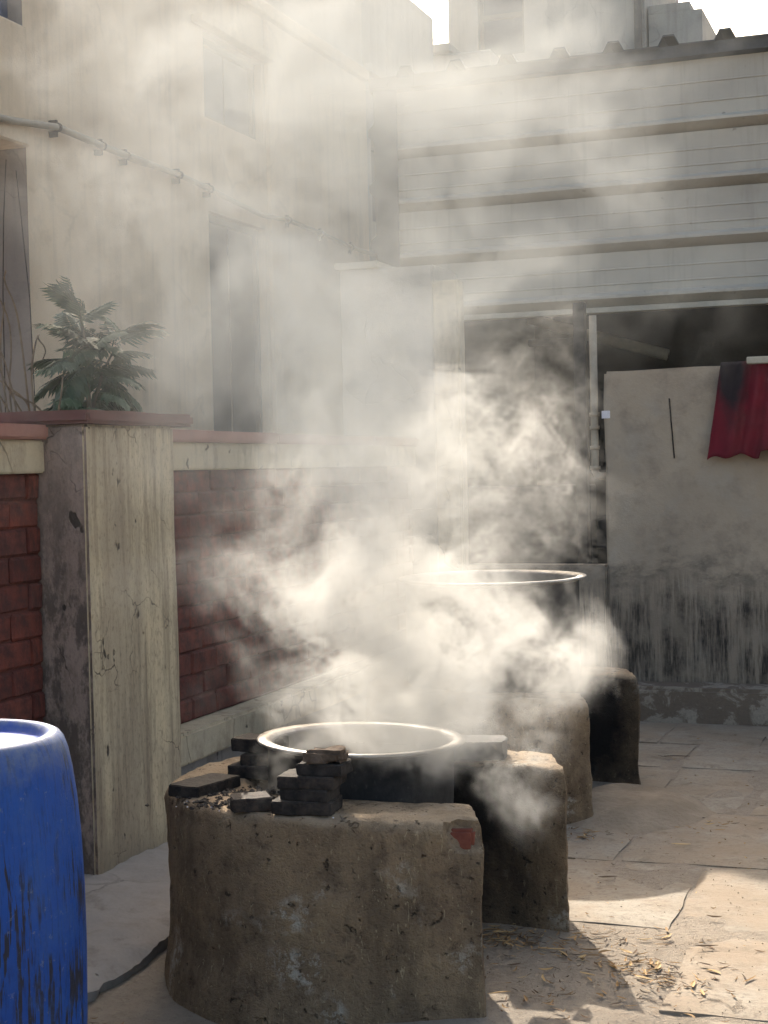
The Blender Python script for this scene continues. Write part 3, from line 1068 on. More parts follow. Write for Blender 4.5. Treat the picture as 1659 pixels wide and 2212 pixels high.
for (xa, za), (xb, zz) in zip(cr, cr[1:]):
    b.faces.new([b.verts.new(p) for p in ((xa - .005, 9.0935, za), (xa + .004, 9.0935, za), (xb + .005, 9.0935, zz), (xb - .004, 9.0935, zz))])
part('wall_crack', b, M['char'], yw)

dp = thing('drain_pipe', (-1.975, 9.2, 1.4), 'narrow cream drain pipe running down the dark shed opening', 'pipe')
part('pipe', tube([(-1.976, 9.17, 2.385), (-1.976, 9.17, 1.445), (-1.966, 9.17, 1.425), (-1.94, 9.17, 1.418), (-1.895, 9.17, 1.418)], .0235, 12), M['pipe_grey2'], dp, smooth=True)
for zz in (1.46, 1.58, 1.70, 1.78):
    part('collar', tube([(-1.976, 9.17, zz), (-1.976, 9.17, zz + .022)], .031, 12), M['pipe_grey2'], dp, smooth=True)

st = bmesh.new(); box(st, -1.915, -1.865, 9.0905, 9.0935, 1.763, 1.808)
o = part('paper_sticker', st, M['paper'], loc=(-1.89, 9.092, 1.76))
tag(o, 'small white paper sticker on the edge of the plastered wall', 'sticker')

# red cloth over the wall
clo = bmesh.new()
NU, NV = 90, 26
gv = []
for j in range(NV + 1):
    v = j / NV
    rr = []
    for i in range(NU + 1):
        u = i / NU
        ztop = 2.062; L = .56 - .02 * math.sin(u * 9) - (.035 if .30 < u < .36 else 0)
        z = ztop - L * v + .012 * math.sin(u * 40) * v
        x0 = -1.205 - .085 * v; x1 = -.30
        x = x0 + (x1 - x0) * u
        fold = (.026 * math.sin(u * 30 + 1.1 * math.sin(u * 11) + .5 * v) * (.3 + .7 * v) + .012 * math.sin(u * 67 + 1 + 1.2 * v)
                + .014 * mnoise.noise(Vector((u * 14, v * 3, 2))) + .005 * mnoise.noise(Vector((u * 40, v * 9, 5))))
        y = 9.04 - .03 * v + fold
        rr.append(clo.verts.new((x, y, z)))
    gv.append(rr)
for a, bq in zip(gv, gv[1:]):
    for i in range(NU): clo.faces.new((a[i], a[i + 1], bq[i + 1], bq[i]))
o = part('red_cloth', clo, M['cloth'], loc=(-1.25, 9.05, 1.5), smooth=True)
sm = o.modifiers.new('thick', 'SOLIDIFY'); sm.thickness = .004
tag(o, 'dark red pleated cloth with a sooty corner hanging over the wall', 'cloth')
b = bmesh.new(); box(b, -1.055, .6, 9.01, 9.075, 2.045, 2.085, .004)
o = part('batten', b, M['pvc'], loc=(-.6, 9.04, 2.045)); tag(o, 'pale wooden batten holding down the red cloth on the wall top', 'batten')

# conduit pipe on the house
cpipe = thing('conduit_pipe', (-5.1, 10, 3.6), 'cream conduit pipe clamped across the tan house wall', 'pipe')
pp = [(7.2, 3.56), (7.83, 3.588), (8.36, 3.652), (8.9, 3.638), (9.26, 3.630), (9.98, 3.632), (10.47, 3.611), (11.0, 3.575), (11.4, 3.552), (11.94, 3.588), (12.66, 3.573), (13.39, 3.546), (14.33, 3.55), (14.9, 3.53)]
part('pipe', tube([(-5.135 if y < 13 else -5.14, y, z) for y, z in pp], [.022 if y < 9.3 else .019 for y, z in pp], 10), M['pipe_grey2'], cpipe, smooth=True)
part('coupling', tube([(-5.135, 9.26, 3.630), (-5.135, 9.48, 3.630)], .027, 10), M['pipe_grey2'], cpipe, smooth=True)
for y, z in ((8.36, 3.652), (8.9, 3.638), (9.22, 3.631), (9.98, 3.632), (10.47, 3.611), (11.94, 3.588), (12.66, 3.573), (13.39, 3.546)):
    b = tube([(-5.135, y - .012, z), (-5.135, y + .012, z)], .028, 10)
    box(b, -5.195, -5.14, y - .010, y + .010, z - .058, z - .022); box(b, -5.195, -5.14, y - .010, y + .010, z + .022, z + .045)
    part('clamp', b, M['clamp'], cpipe)

# hanging wires beside the balcony
for k, ptsw in enumerate(([(-5.27, 7.99, 3.40), (-5.30, 7.99, 3.05), (-5.32, 7.99, 2.6), (-5.33, 7.99, 1.7)], [(-5.21, 8.0, 3.33), (-5.18, 8.0, 3.0), (-5.14, 8.0, 2.55), (-5.12, 8.0, 1.7)])):
    o = part('wire', tube(ptsw, .0035, 5), M['clamp'], loc=(-5.25, 8.0, 1.7), smooth=True)
    tag(o, ('thin dark wire hanging down the lane wall nearer the frame edge', 'thin dark wire hanging down along the house corner')[k], 'wire', 'wires hanging below the balcony')

# ================================================================== HEARTHS
def hearth(name, cxy, xe, label, h=.528, Ro=.595, Ri=.315, seed=0.0, mat=None, chip=False):
    cx, cyy = cxy
    root = thing(name, (cx, cyy, 0), label, 'hearth')
    rc = (Ro + Ri) / 2; ht = (Ro - Ri) / 2
    path = []
    ns = 22
    for i in range(ns): path.append((xe + (cx - xe) * i / ns, cyy - rc, 0, -1))
    na = 84
    for i in range(na + 1):
        a = -math.pi / 2 - math.pi * i / na
        path.append((cx + rc * math.cos(a), cyy + rc * math.sin(a), math.cos(a), math.sin(a)))
    for i in range(1, ns + 1): path.append((cx + (xe - cx) * i / ns, cyy + rc, 0, 1))
    # cross-section: outer foot -> outer top -> inner top -> inner foot
    cs = []
    rb = .042
    zs = [-.16, -.1, -.05] + [h * t for t in (0, .06, .12, .18, .24, .3, .36, .42, .48, .54, .6, .66, .72, .78, .84, .89)] + [h - rb]
    cs += [(ht, z) for z in zs]
    for k in range(1, 6):
        a = math.pi / 2 * k / 6
        cs.append((ht - rb + rb * math.cos(a), h - rb + rb * math.sin(a)))
    for k in range(0, 15): cs.append((ht - rb - (2 * ht - 2 * rb) * k / 14, h))
    for k in range(5, 0, -1):
        a = math.pi / 2 * k / 6
        cs.append((-(ht - rb + rb * math.cos(a)), h - rb + rb * math.sin(a)))
    cs += [(-ht, z) for z in reversed(zs)]
    zc = h * .45
    bm = bmesh.new()
    rings = []
    N = len(path)

    def ring(p, s=1.0, dx=0.0):
        x, y, nx, ny = p
        return [bm.verts.new((x + nx * o * s + dx, y + ny * o * s, zc + (z - zc) * (s if z > 0 else 1))) for o, z in cs]
    rings.append(ring(path[0], .80, .012)); rings.append(ring(path[0], .93, .010)); rings.append(ring(path[0], .985, .004))
    for p in path[1:-1]: rings.append(ring(p))
    rings.append(ring(path[-1], .985, .004)); rings.append(ring(path[-1], .93, .010)); rings.append(ring(path[-1], .80, .012))
    for a, b in zip(rings, rings[1:]):
        for k in range(len(cs) - 1): bm.faces.new((a[k], a[k + 1], b[k + 1], b[k]))
    for rg in (rings[0], rings[-1]): bm.faces.new(rg)
    bmesh.ops.recalc_face_normals(bm, faces=bm.faces)
    bm.normal_update()
    nn = {v: v.normal.copy() for v in bm.verts}
    for v in bm.verts:
        q = v.co + Vector((seed, seed, 0))
        top_ = sstep((v.co.z - h + .05) / .04)
        d = .012 * mnoise.noise(q * 3.0) * (1 - .6 * top_) + .008 * mnoise.noise(q * 9) * (1 - .5 * top_) + .005 * mnoise.noise(q * 24)
        if v.co.z > h - .06:
            d += .003 * mnoise.noise(q * 30) - .002
            # ragged worn edge
            rr = math.hypot(v.co.x - cx, v.co.y - cyy) if v.co.x < cx else abs(v.co.y - cyy)
            if rr > Ro - .05: d -= .010 * max(0, mnoise.noise(q * 14))
        d += .02 * sstep((.10 - v.co.z) / .2) * (1 if v.co.z < .1 else 0)
        v.co += nn[v] * d
        if v.co.x > cx: v.co.y += .055 * ((v.co.x - cx) / (xe - cx)) ** 2 * (1 if v.co.y < cyy else -1)
        yn = cyy - Ro if v.co.y < cyy else cyy + Ri
        v.co.x -= .42 * (v.co.y - yn) * sstep((v.co.x - (xe - .3)) / .3)
    if chip:
        for v in bm.verts:
            e = Vector((xe + .0, cyy - Ro + .045, h)) - v.co
            e.x -= .045; t = math.sqrt((e.x / .085) ** 2 + (e.y / .06) ** 2 + (e.z / .095) ** 2)
            if t < 1: v.co += Vector((-.028, .022, -.022)) * sstep((1 - t) / .5)
    part('clay_body', bm, mat, root, sharp=50)
    return root


HA = (-1.765, 4.535)
HB = (-1.95, 6.80)
M['clayA'] = clay_mat('mud plaster front', (.12, .05, .42, .62), 1.0)
M['clayB'] = clay_mat('mud plaster rear', (.18, .15, .40, .62), 5.0)
ha = hearth('clay_hearth', HA, -1.178, 'mud plastered horseshoe hearth carrying the steaming pot beside loose bricks', seed=2.3, mat=M['clayA'], chip=True)
hb = hearth('clay_hearth', HB, -1.375, 'mud plastered horseshoe hearth nearest the yard wall under the taller pot', h=.515, seed=7.7, mat=M['clayB'], Ro=.60, Ri=.33)
b = nbox(-1.295, -1.222, 4.008, 4.10, .435, .503, .02, .004, 20, .008)
M['redbrick'] = m_simple('raw red brick', (.23, .075, .045), (.15, .045, .03), 20, .92, 0, .6, 70)
part('exposed_brick', b, M['redbrick'], ha, sharp=45)


def pot(name, c, zr, r, depth, label, tilt=(0, 0), wall=.012, lip=.036):
    root = thing(name, (c[0], c[1], zr - depth), label, 'cooking pot')
    rb = r - lip
    b = lathe([(.001, 0), (rb * .80, .0), (rb * .93, .02), (rb * .985, .06), (rb, .12), (rb, depth - .012)], 96, 0, 0)
    bi = lathe([(rb - wall, depth - .006), (rb - wall, .12), (rb - wall - .02, .03), (.001, .022)], 96, 0, 0)
    rimp = lathe([(rb - .001, depth - .016), (rb + lip * .5, depth - .008), (r - .004, depth - .006), (r, depth - .001), (r - .003, depth + .004), (rb + lip * .4, depth + .004), (rb - wall * .3, depth + .002), (rb - wall - .001, depth - .010)], 120, 0, 0)
    rot = Matrix.Rotation(tilt[0], 4, 'X') @ Matrix.Rotation(tilt[1], 4, 'Y')
    off = Vector(root.location)
    for m_, nm, mt in ((b, 'body', M['pot']), (bi, 'inside', M['pot_in']), (rimp, 'rim', M['rim'])):
        for v in m_.verts:
            rel = v.co - Vector((0, 0, depth))
            v.co = (rot @ rel) + Vector((0, 0, depth)) + off
        part(nm, m_, mt, root, smooth=True)
    return root


potA = pot('cooking_pot', (-1.733, 4.505), .650, .328, .30, 'wide blackened pot with a bright rim steaming on the nearest hearth', (R(-1.2), R(1.2)))
potB = pot('cooking_pot', (-1.965, 6.83), .985, .435, .56, 'tall blackened pot with a thin bright rim on the rear hearth')


def loose_brick(label, x, y, z, lx, ly, lz, rz, mat, seed, grp=None, nm='loose_brick', amp=.005, cat='brick', tx=0, ty=0):
    b = nbox(-lx / 2, lx / 2, -ly / 2, ly / 2, 0, lz, .014, amp * .6, 14, .0028 if amp < .02 else .010, seed)
    for v in b.verts:
        q = v.co * 26 + Vector((seed * 3.1, 0, seed))
        k = max(0, abs(v.co.x) / (lx / 2) + abs(v.co.y) / (ly / 2) - 1.25)
        v.co.xy *= 1 - k * .40 * max(0, mnoise.noise(Vector((v.co.x * 9 + seed * 4, v.co.y * 9, seed))))
        v.co.x += .006 * mnoise.noise(Vector((v.co.y * 40, seed * 5, v.co.z * 30))); v.co.y += .006 * mnoise.noise(Vector((v.co.x * 40, seed * 7, v.co.z * 30)))
    me = bpy.data.meshes.new(nm)
    bmesh.ops.recalc_face_normals(b, faces=b.faces)
    b.to_mesh(me); b.free(); me.materials.append(mat)
    for p in me.polygons: p.use_smooth = True
    me.set_sharp_from_angle(angle=R(45))
    o = bpy.data.objects.new(nm, me); COL.objects.link(o)
    o.location = (x, y, z); o.rotation_euler = (tx, ty, rz)
    tag(o, label, cat, grp)
    return o


TZ = .525
G1 = 'bricks stacked against the steaming pot'
loose_brick('bottom charred brick of the four stacked in front of the steaming pot', -1.722, 4.035, TZ, .178, .125, .036, R(6), M['char'], 1, G1)
loose_brick('second charred brick up in the stack before the steaming pot', -1.712, 4.045, TZ + .0365, .150, .12, .034, R(-3), M['char'], 2, G1)
loose_brick('third charred brick up, jutting out furthest in the stack before the pot', -1.712, 4.05, TZ + .071, .168, .13, .035, R(4), M['char'], 3, G1)
loose_brick('top charred brick of the stack before the pot, under the pale lump', -1.672, 4.06, TZ + .1065, .135, .115, .034, R(2), M['char'], 4, G1)
loose_brick('rough pale brown lump wedged under the pot rim on the stack', -1.662, 4.05, TZ + .141, .115, .085, .036, R(8), M['chunk'], 5, None, 'mortar_lump', .026, 'rubble lump')
G2 = 'charred bricks lying loose on the hearth'
loose_brick('long flat charred brick lying at the outer edge of the hearth top', -2.135, 4.21, TZ - .002, .115, .21, .036, R(-12), M['char'], 6, G2)
loose_brick('short charred brick lying beside the stack of four bricks', -1.895, 4.02, TZ - .001, .115, .10, .040, R(32), M['char'], 7, G2)
G3 = 'charred bricks propping the far side of the pot'
loose_brick('lowest charred brick of the three behind the pot towards the pillar', -2.075, 4.47, TZ - .002, .165, .12, .040, R(-4), M['char'], 8, G3)
loose_brick('middle charred brick of the three behind the pot towards the pillar', -2.06, 4.485, TZ + .034, .125, .11, .040, R(5), M['char'], 9, G3)
loose_brick('highest charred brick of the three behind the pot towards the pillar', -2.08, 4.50, TZ + .076, .155, .11, .042, R(-6), M['char'], 10, G3)
loose_brick('ash topped grey block beside the pot on the far arm of the hearth', -1.475, 4.925, TZ + .002, .19, .15, .060, R(12), M['sooted_block'], 11, None, 'loose_brick')

# charcoal crumbs and ash on the hearth
def scatter(name, n, area, size, mat, label, cat, zf, seed, flat=.35, tone=(0, 1)):
    r2 = random.Random(seed)
    b = bmesh.new()
    tl = b.verts.layers.float.new('tone')
    for _ in range(n):
        x, y = area(r2)
        s = r2.uniform(*size)
        t = r2.uniform(*tone)
        z = zf(x, y)
        m4 = Matrix.Translation((x, y, z + s * flat * .5)) @ Matrix.Rotation(r2.uniform(0, 6.3), 4, 'Z') @ Matrix.Rotation(r2.uniform(-.4, .4), 4, 'X')
        vs = []
        for (a, c, d) in ((1, 0, 0), (0, .8, 0), (-1, .1, 0), (.1, -.7, 0), (0, 0, flat * 1.6), (0, 0, -flat)):
            vv = b.verts.new(m4 @ Vector((a * s * r2.uniform(.6, 1.1), c * s * r2.uniform(.6, 1.1), d * s)))
            vv[tl] = t; vs.append(vv)
        for i in range(4):
            b.faces.new((vs[i], vs[(i + 1) % 4], vs[4])); b.faces.new((vs[(i + 1) % 4], vs[i], vs[5]))
    o = part(name, b, mat, loc=(0, 0, 0))
    return tag(o, label, cat, kind='stuff')


scatter('charcoal_crumbs', 420, lambda r: (r.gauss(-1.99, .07), r.gauss(4.13, .07)), (.004, .013), M['char'], 'black charcoal crumbs strewn between the loose bricks', 'charcoal', lambda x, y: TZ + .001, 5)
scatter('ash_flecks', 90, lambda r: (r.uniform(-2.15, -1.3), r.uniform(3.98, 4.2)), (.002, .006), M['paper'], 'pale ash flecks dotting the front hearth top', 'ash', lambda x, y: TZ - .004, 6)

# ================================================================== BARREL
bar = thing('blue_barrel', (-2.135, 2.945, -.13), 'scuffed blue plastic barrel standing in front of the pillar', 'barrel')
zo = -.13
bp = [(.20, 0), (.235, .004), (.250, .02), (.268, .10), (.280, .22), (.2885, .38), (.2915, .55), (.2905, .68), (.286, .80), (.279, .89), (.270, .96), (.262, 1.0), (.253, 1.026), (.244, 1.038), (.235, 1.042)]
b = lathe([(r, z + zo) for r, z in bp], 128, -2.135, 2.945)
part('drum_body', b, M['barrel'], bar, smooth=True)
tp = [(.235, 1.042), (.222, 1.043), (.213, 1.040), (.207, 1.030), (.203, 1.021), (.195, 1.018), (.10, 1.017), (.001, 1.019)]
b = lathe([(r, z + zo) for r, z in tp], 128, -2.135, 2.945)
M['barrel_top'] = None


def bt():
    m = NT('blue plastic lid')
    n = m.noise(9, 6, .7)
    n2 = m.noise(30, 5, .75)
    x, y, z = m.xyz()
    ln = m.n("ShaderNodeVectorMath", operation='LENGTH')
    cbn = m.n("ShaderNodeCombineXYZ"); m.l(x, cbn.inputs[0]); m.l(y, cbn.inputs[1]); m.l(cbn.outputs[0], ln.inputs[0])
    c = m.mix(m.rng(n, .4, .65), (.010, .05, .30), (.025, .08, .38))
    du = m.math('MULTIPLY', m.rng(ln.outputs["Value"], .195, .212), m.rng(n2, .3, .6, .3, .9))
    c = m.mix(du, c, (.20, .225, .27))
    return m.done(c, .62, n, .2, .006)


part('drum_top', b, bt(), bar, smooth=True)
part('bung', lathe([(.001, .93), (.028, .915), (.030, .910), (.030, .884)], 24, -2.2, 2.87), M['barrel'], bar, smooth=True)

# ================================================================== PLANTS
def frond_mesh(seed, L, npair, droop):
    r2 = random.Random(seed)
    b = bmesh.new()
    pts = []
    for i in range(npair * 2 + 1):
        t = i / (npair * 2)
        pts.append(Vector((L * t * (1 - .12 * droop * t), .012 * math.sin(t * 3 + seed), L * (.22 * t - droop * .42 * t * t))))
    tube(pts, [.0032 * (1 - .7 * i / (npair * 2)) + .0006 for i in range(npair * 2 + 1)], 4, b)
    for i in range(2, npair * 2 + 1):
        t = i / (npair * 2)
        p = pts[i]
        for s in (-1, 1):
            if i % 2 and s == 1 and t < .95: pass
            l = (.064 * math.sin(math.pi * (.22 + .62 * t)) + .020) * r2.uniform(.85, 1.12) * (L / .22) ** .4
            w = l * .14
            d = Vector((.55 + .3 * t, s * (1 - .35 * t), -.10 - .45 * droop * r2.uniform(.5, 1.3))).normalized()
            nside = d.cross(Vector((0, 0, 1))).normalized()
            a0 = p; m1 = p + d * l * .35 + Vector((0, 0, .004)); tip = p + d * l + Vector((.012 * r2.uniform(.3, 1), 0, -.016 * r2.uniform(.4, 1.4)))
            m2 = p + d * l * .7
            up2 = Vector((0, 0, .004))
            vs = [b.verts.new(q) for q in (a0, m1 + nside * w, m2 + nside * w * .75 - up2, tip, m2 - nside * w * .75 - up2, m1 - nside * w)]
            mid = [b.verts.new(q) for q in (m1 - up2 * .8, m2 - up2 * 1.4)]
            for f in ((vs[0], vs[1], mid[0]), (vs[1], vs[2], mid[1], mid[0]), (vs[2], vs[3], mid[1]), (vs[0], mid[0], vs[5]), (mid[0], mid[1], vs[4], vs[5]), (mid[1], vs[3], vs[4])):
                b.faces.new(f)
    me = bpy.data.meshes.new('leaf_frond')
    b.to_mesh(me); b.free()
    me.materials.append(M['leaf'])
    return me


plant = thing('neem_sapling', (-3.70, 6.28, 0), 'bushy green sapling with feathery leaves rising behind the pillar cap', 'sapling')
part('trunk', tube([(-3.70, 6.30, 0), (-3.70, 6.29, .9), (-3.70, 6.27, 1.5), (-3.71, 6.24, 1.85), (-3.70, 6.21, 2.1), (-3.69, 6.15, 2.24)], [.022, .019, .016, .012, .009, .005], 7), M['stem'], plant, smooth=True)
part('branch', tube([(-3.705, 6.25, 1.78), (-3.70, 6.36, 1.98), (-3.68, 6.45, 2.10)], [.009, .007, .004], 6), M['stem'], plant, smooth=True)
FM = [frond_mesh(k, L, n, dr) for k, (L, n, dr) in enumerate(((.21, 7, .8), (.25, 8, 1.1), (.18, 6, .5), (.23, 7, 1.4), (.14, 5, .3), (.28, 9, .8)))]
r3 = random.Random(21)
# shoots: where they start, how far leaves spread along them (y, z), image-right is +Y
shoots = [((6.30, 1.80), (6.26, 2.02), 14, (-35, 15)), ((6.26, 2.0), (6.20, 2.14), 12, (-10, 40)), ((6.20, 2.12), (6.13, 2.26), 10, (15, 65)), ((6.34, 1.92), (6.47, 2.12), 15, (-25, 30)),
          ((6.45, 2.08), (6.50, 2.16), 7, (10, 50)), ((6.28, 1.76), (6.5, 1.84), 14, (-40, 5)), ((6.25, 1.76), (6.08, 1.84), 9, (-35, 10)), ((6.22, 1.95), (6.06, 2.0), 7, (-40, 5)), ((6.32, 1.85), (6.45, 1.98), 10, (-40, 10))]
for (a, b2, cnt, (p0, p1)) in shoots:
    cnt = int(cnt * .75)
    for k in range(cnt):
        t = (k + r3.random()) / cnt
        y = a[0] + (b2[0] - a[0]) * t; z = a[1] + (b2[1] - a[1]) * t
        dy = b2[0] - a[0]
        az = r3.uniform(0, 360)
        if r3.random() < .45: az = (90 if dy > 0.06 else 270 if dy < -.06 else r3.choice((90, 270))) + r3.uniform(-45, 45)
        pt = p0 + (p1 - p0) * t + r3.uniform(-12, 12)
        vi = r3.choice((4, 2, 2)) if z > 2.15 else r3.choice((0, 1, 2, 3, 5, 0))
        o = inst('leaf_frond', FM[vi], (-3.70 + r3.uniform(-.03, .03), y, z), (r3.uniform(-.5, .5), -R(pt), R(az)), plant)

dry = thing('dry_stalks', (-3.6, 5.5, 0), 'clump of bare dry curving stalks behind the wall beside the sapling', 'dry plant')
for (pts_) in (
    [(5.45, 1.2), (5.40, 1.7), (5.37, 2.0), (5.34, 2.2)], [(5.55, 1.2), (5.46, 1.7), (5.40, 1.95), (5.36, 2.05)], [(5.60, 1.2), (5.58, 1.72), (5.46, 1.86), (5.35, 1.98)],
    [(5.62, 1.3), (5.62, 1.9), (5.60, 2.06), (5.635, 2.10), (5.70, 2.085), (5.74, 2.04), (5.76, 2.0)], [(5.42, 1.3), (5.40, 1.8), (5.36, 1.95), (5.3, 2.02)],
    [(5.66, 1.72), (5.58, 1.79), (5.48, 1.83), (5.42, 1.85)], [(5.62, 1.72), (5.52, 1.80), (5.42, 1.9), (5.33, 1.92)], [(5.60, 1.75), (5.50, 2.0), (5.47, 2.2), (5.44, 2.3), (5.36, 2.33)],
    [(5.5, 1.3), (5.5, 1.8), (5.45, 2.1), (5.36, 2.26)], [(5.5, 1.7), (5.42, 1.78), (5.36, 1.86)], [(5.78, 1.3), (5.77, 1.75), (5.74, 1.85), (5.75, 1.92)]):
    sp = [Vector((-3.6 + rnd.uniform(-.06, .06), y, z)) for y, z in pts_]
    # round the polyline
    for _ in range(2):
        q = [sp[0]]
        for a, c in zip(sp, sp[1:]): q += [a.lerp(c, .25), a.lerp(c, .75)]
        sp = q + [sp[-1]]
    n = len(sp)
    part('stalk', tube(sp, [.0055 * (1 - .55 * i / n) for i in range(n)], 5), M['dry'], dry, smooth=True)

# ================================================================== LITTER
def leaf_litter():
    r2 = random.Random(3)
    b = bmesh.new()
    tl = b.verts.layers.float.new('tone')

    def leaf(x, y, z, L, w, tone, az):
        n = 4
        cu = r2.uniform(-.9, .9); lift = r2.uniform(0, .006); tw = r2.uniform(-.6, .6)
        prev = None
        for i in range(n + 1):
            t = i / n
            a = az + cu * (t - .5)
            px = x + math.cos(az) * (t - .5) * L - math.sin(az) * cu * L * .25 * (t - .5) ** 2 * 2
            py = y + math.sin(az) * (t - .5) * L + math.cos(az) * cu * L * .25 * (t - .5) ** 2 * 2
            pz = z + .002 + lift * (4 * (t - .5) ** 2)
            ww = w * max(.12, math.sin(math.pi * (.08 + .84 * t)))
            dx, dy = -math.sin(a) * ww, math.cos(a) * ww
            v1 = b.verts.new((px + dx, py + dy, pz + ww * .5 + tw * ww * .4)); v2 = b.verts.new((px, py, pz)); v3 = b.verts.new((px - dx, py - dy, pz + ww * .5 - tw * ww * .4))
            for v in (v1, v2, v3): v[tl] = tone
            if prev:
                b.faces.new((prev[0], prev[1], v2, v1)); b.faces.new((prev[1], prev[2], v3, v2))
            prev = (v1, v2, v3)
    spots = [(200, -1.36, 4.66, .12, .06), (60, -1.15, 4.58, .14, .12), (75, -.88, 4.50, .09, .05), (50, -1.15, 4.18, .14, .10), (70, -.78, 4.38, .08, .07), (50, -1.0, 4.75, .14, .05), (60, -1.42, 6.05, .08, .06),
             (50, -1.30, 6.75, .10, .05), (50, -1.0, 6.35, .12, .10), (70, -.9, 4.2, .25, .3), (60, -2.2, 3.7, .15, .12)]
    for cnt, x, y, sx, sy in spots:
        for _ in range(cnt):
            px, py = r2.gauss(x, sx), r2.gauss(y, sy)
            if -2.3 < px < -1.17 and 3.95 < py < 4.78 and not (px > -1.5 and 4.25 < py < 4.78): continue
            tone = min(1, max(0, r2.gauss(.36, .27)))
            sz = r2.uniform(.3, 1) ** 1.6
            leaf(px, py, gz(px, py) + .003 + r2.uniform(0, .003), .010 + .042 * sz, r2.uniform(.0015, .0045) * (.6 + .6 * sz), tone, r2.uniform(0, 6.3))
    for _ in range(330):
        px, py = r2.uniform(-1.3, .5), r2.uniform(3.6, 8.6)
        leaf(px, py, gz(px, py) + .008, r2.uniform(.006, .022), r2.uniform(.0015, .004), r2.uniform(0, .9), r2.uniform(0, 6.3))
    for px, py, L, tone, az in ((-.975, 5.96, .075, 1, .1), (-.83, 4.78, .06, 1, 1.2), (-.70, 4.72, .07, .15, .3), (-.72, 5.03, .05, .2, 0), (-1.15, 5.42, .07, .05, .4), (-1.2, 4.15, .07, .8, .6), (-.68, 4.55, .05, .1, -.4), (-1.28, 7.75, .13, 0, .1), (-1.33, 7.72, .08, 0, -.2)):
        leaf(px, py, gz(px, py) + .012, L, .006, tone, az)
    for _ in range(34):
        cx_, cy_, s_ = r2.choice(((-1.33, 4.66, .13), (-1.12, 4.62, .14), (-.85, 4.48, .08), (-1.15, 4.2, .12), (-1.05, 4.4, .2), (-.75, 4.3, .2)))
        px, py = r2.gauss(cx_, s_), r2.gauss(cy_, s_ * .6)
        if px < -1.17 and py < 4.5: continue
        leaf(px, py, gz(px, py) + .006, r2.uniform(.035, .075), r2.uniform(.004, .008), r2.uniform(.45, 1), r2.uniform(0, 6.3))
    o = part('leaf_litter', b, M['litter'], loc=(0, 0, 0))
    return tag(o, 'dry yellow and brown leaf litter strewn over the yard floor', 'leaf litter', kind='stuff')


leaf_litter()
scatter('grit', 900, lambda r: (r.uniform(-1.35, .4), r.uniform(3.7, 6.2)), (.0015, .005), M['mound'], 'fine grit and crumbs scattered on the yard floor', 'grit', lambda x, y: gz(x, y) + .005, 12)

# ================================================================== SMOKE
def spectrum_noise(shape, rng, slope, kmin=1.0, ncomp=1, hi=None):
    nx, ny, nz = shape
    kx = np.fft.fftfreq(nx)[:, None, None] * nx; ky = np.fft.fftfreq(ny)[None, :, None] * ny; kz = np.fft.rfftfreq(nz)[None, None, :] * nz
    L = max(shape)
    k2 = (kx * L / nx) ** 2 + (ky * L / ny) ** 2 + (kz * L / nz) ** 2
    k2[0, 0, 0] = 1
    amp = k2.astype(np.float32) ** np.float32(-slope / 2)
    amp[k2 < kmin * kmin] = 0
    if hi: amp *= np.exp(-k2 / (hi * hi)).astype(np.float32)
    out = []
    for _ in range(ncomp):
        w = rng.standard_normal(shape).astype(np.float32)
        f = np.fft.rfftn(w) * amp
        r = np.fft.irfftn(f, s=shape, axes=(0, 1, 2)).astype(np.float32)
        out.append(r / r.std())
    return out if ncomp > 1 else out[0]


def curl_velocity(shape, rng, slope, kmin, hi=None):
    A = spectrum_noise(shape, rng, slope, kmin, 3, hi)
    g = lambda a, ax: (np.roll(a, -1, ax) - np.roll(a, 1, ax))
    V = [g(A[2], 1) - g(A[1], 2), g(A[0], 2) - g(A[2], 0), g(A[1], 0) - g(A[0], 1)]
    s = np.sqrt(sum((v * v).mean() for v in V) / 3)
    return [v / s for v in V]


def tri(grids, px, py, pz, clamp=False):
    """trilinear samples of periodic (or clamped) grids at float index coordinates"""
    nx, ny, nz = grids[0].shape
    if clamp:
        px = np.clip(px, 0, nx - 1.001); py = np.clip(py, 0, ny - 1.001); pz = np.clip(pz, 0, nz - 1.001)
    ix = np.floor(px).astype(np.int32); iy = np.floor(py).astype(np.int32); iz = np.floor(pz).astype(np.int32)
    fx = (px - ix).astype(np.float32); fy = (py - iy).astype(np.float32); fz = (pz - iz).astype(np.float32)
    x0 = ix % nx; x1 = (ix + 1) % nx; y0 = iy % ny; y1 = (iy + 1) % ny; z0 = iz % nz; z1 = (iz + 1) % nz
    outs = [0] * len(grids)
    fl = [g.ravel() for g in grids]
    for xx, wx in ((x0, 1 - fx), (x1, fx)):
        for yy, wy in ((y0, 1 - fy), (y1, fy)):
            bxy = (xx * ny + yy) * nz; wxy = wx * wy
            for zz, wz in ((z0, 1 - fz), (z1, fz)):
                idx = bxy + zz; w = wxy * wz
                for i, f in enumerate(fl): outs[i] = outs[i] + f[idx] * w
    return outs


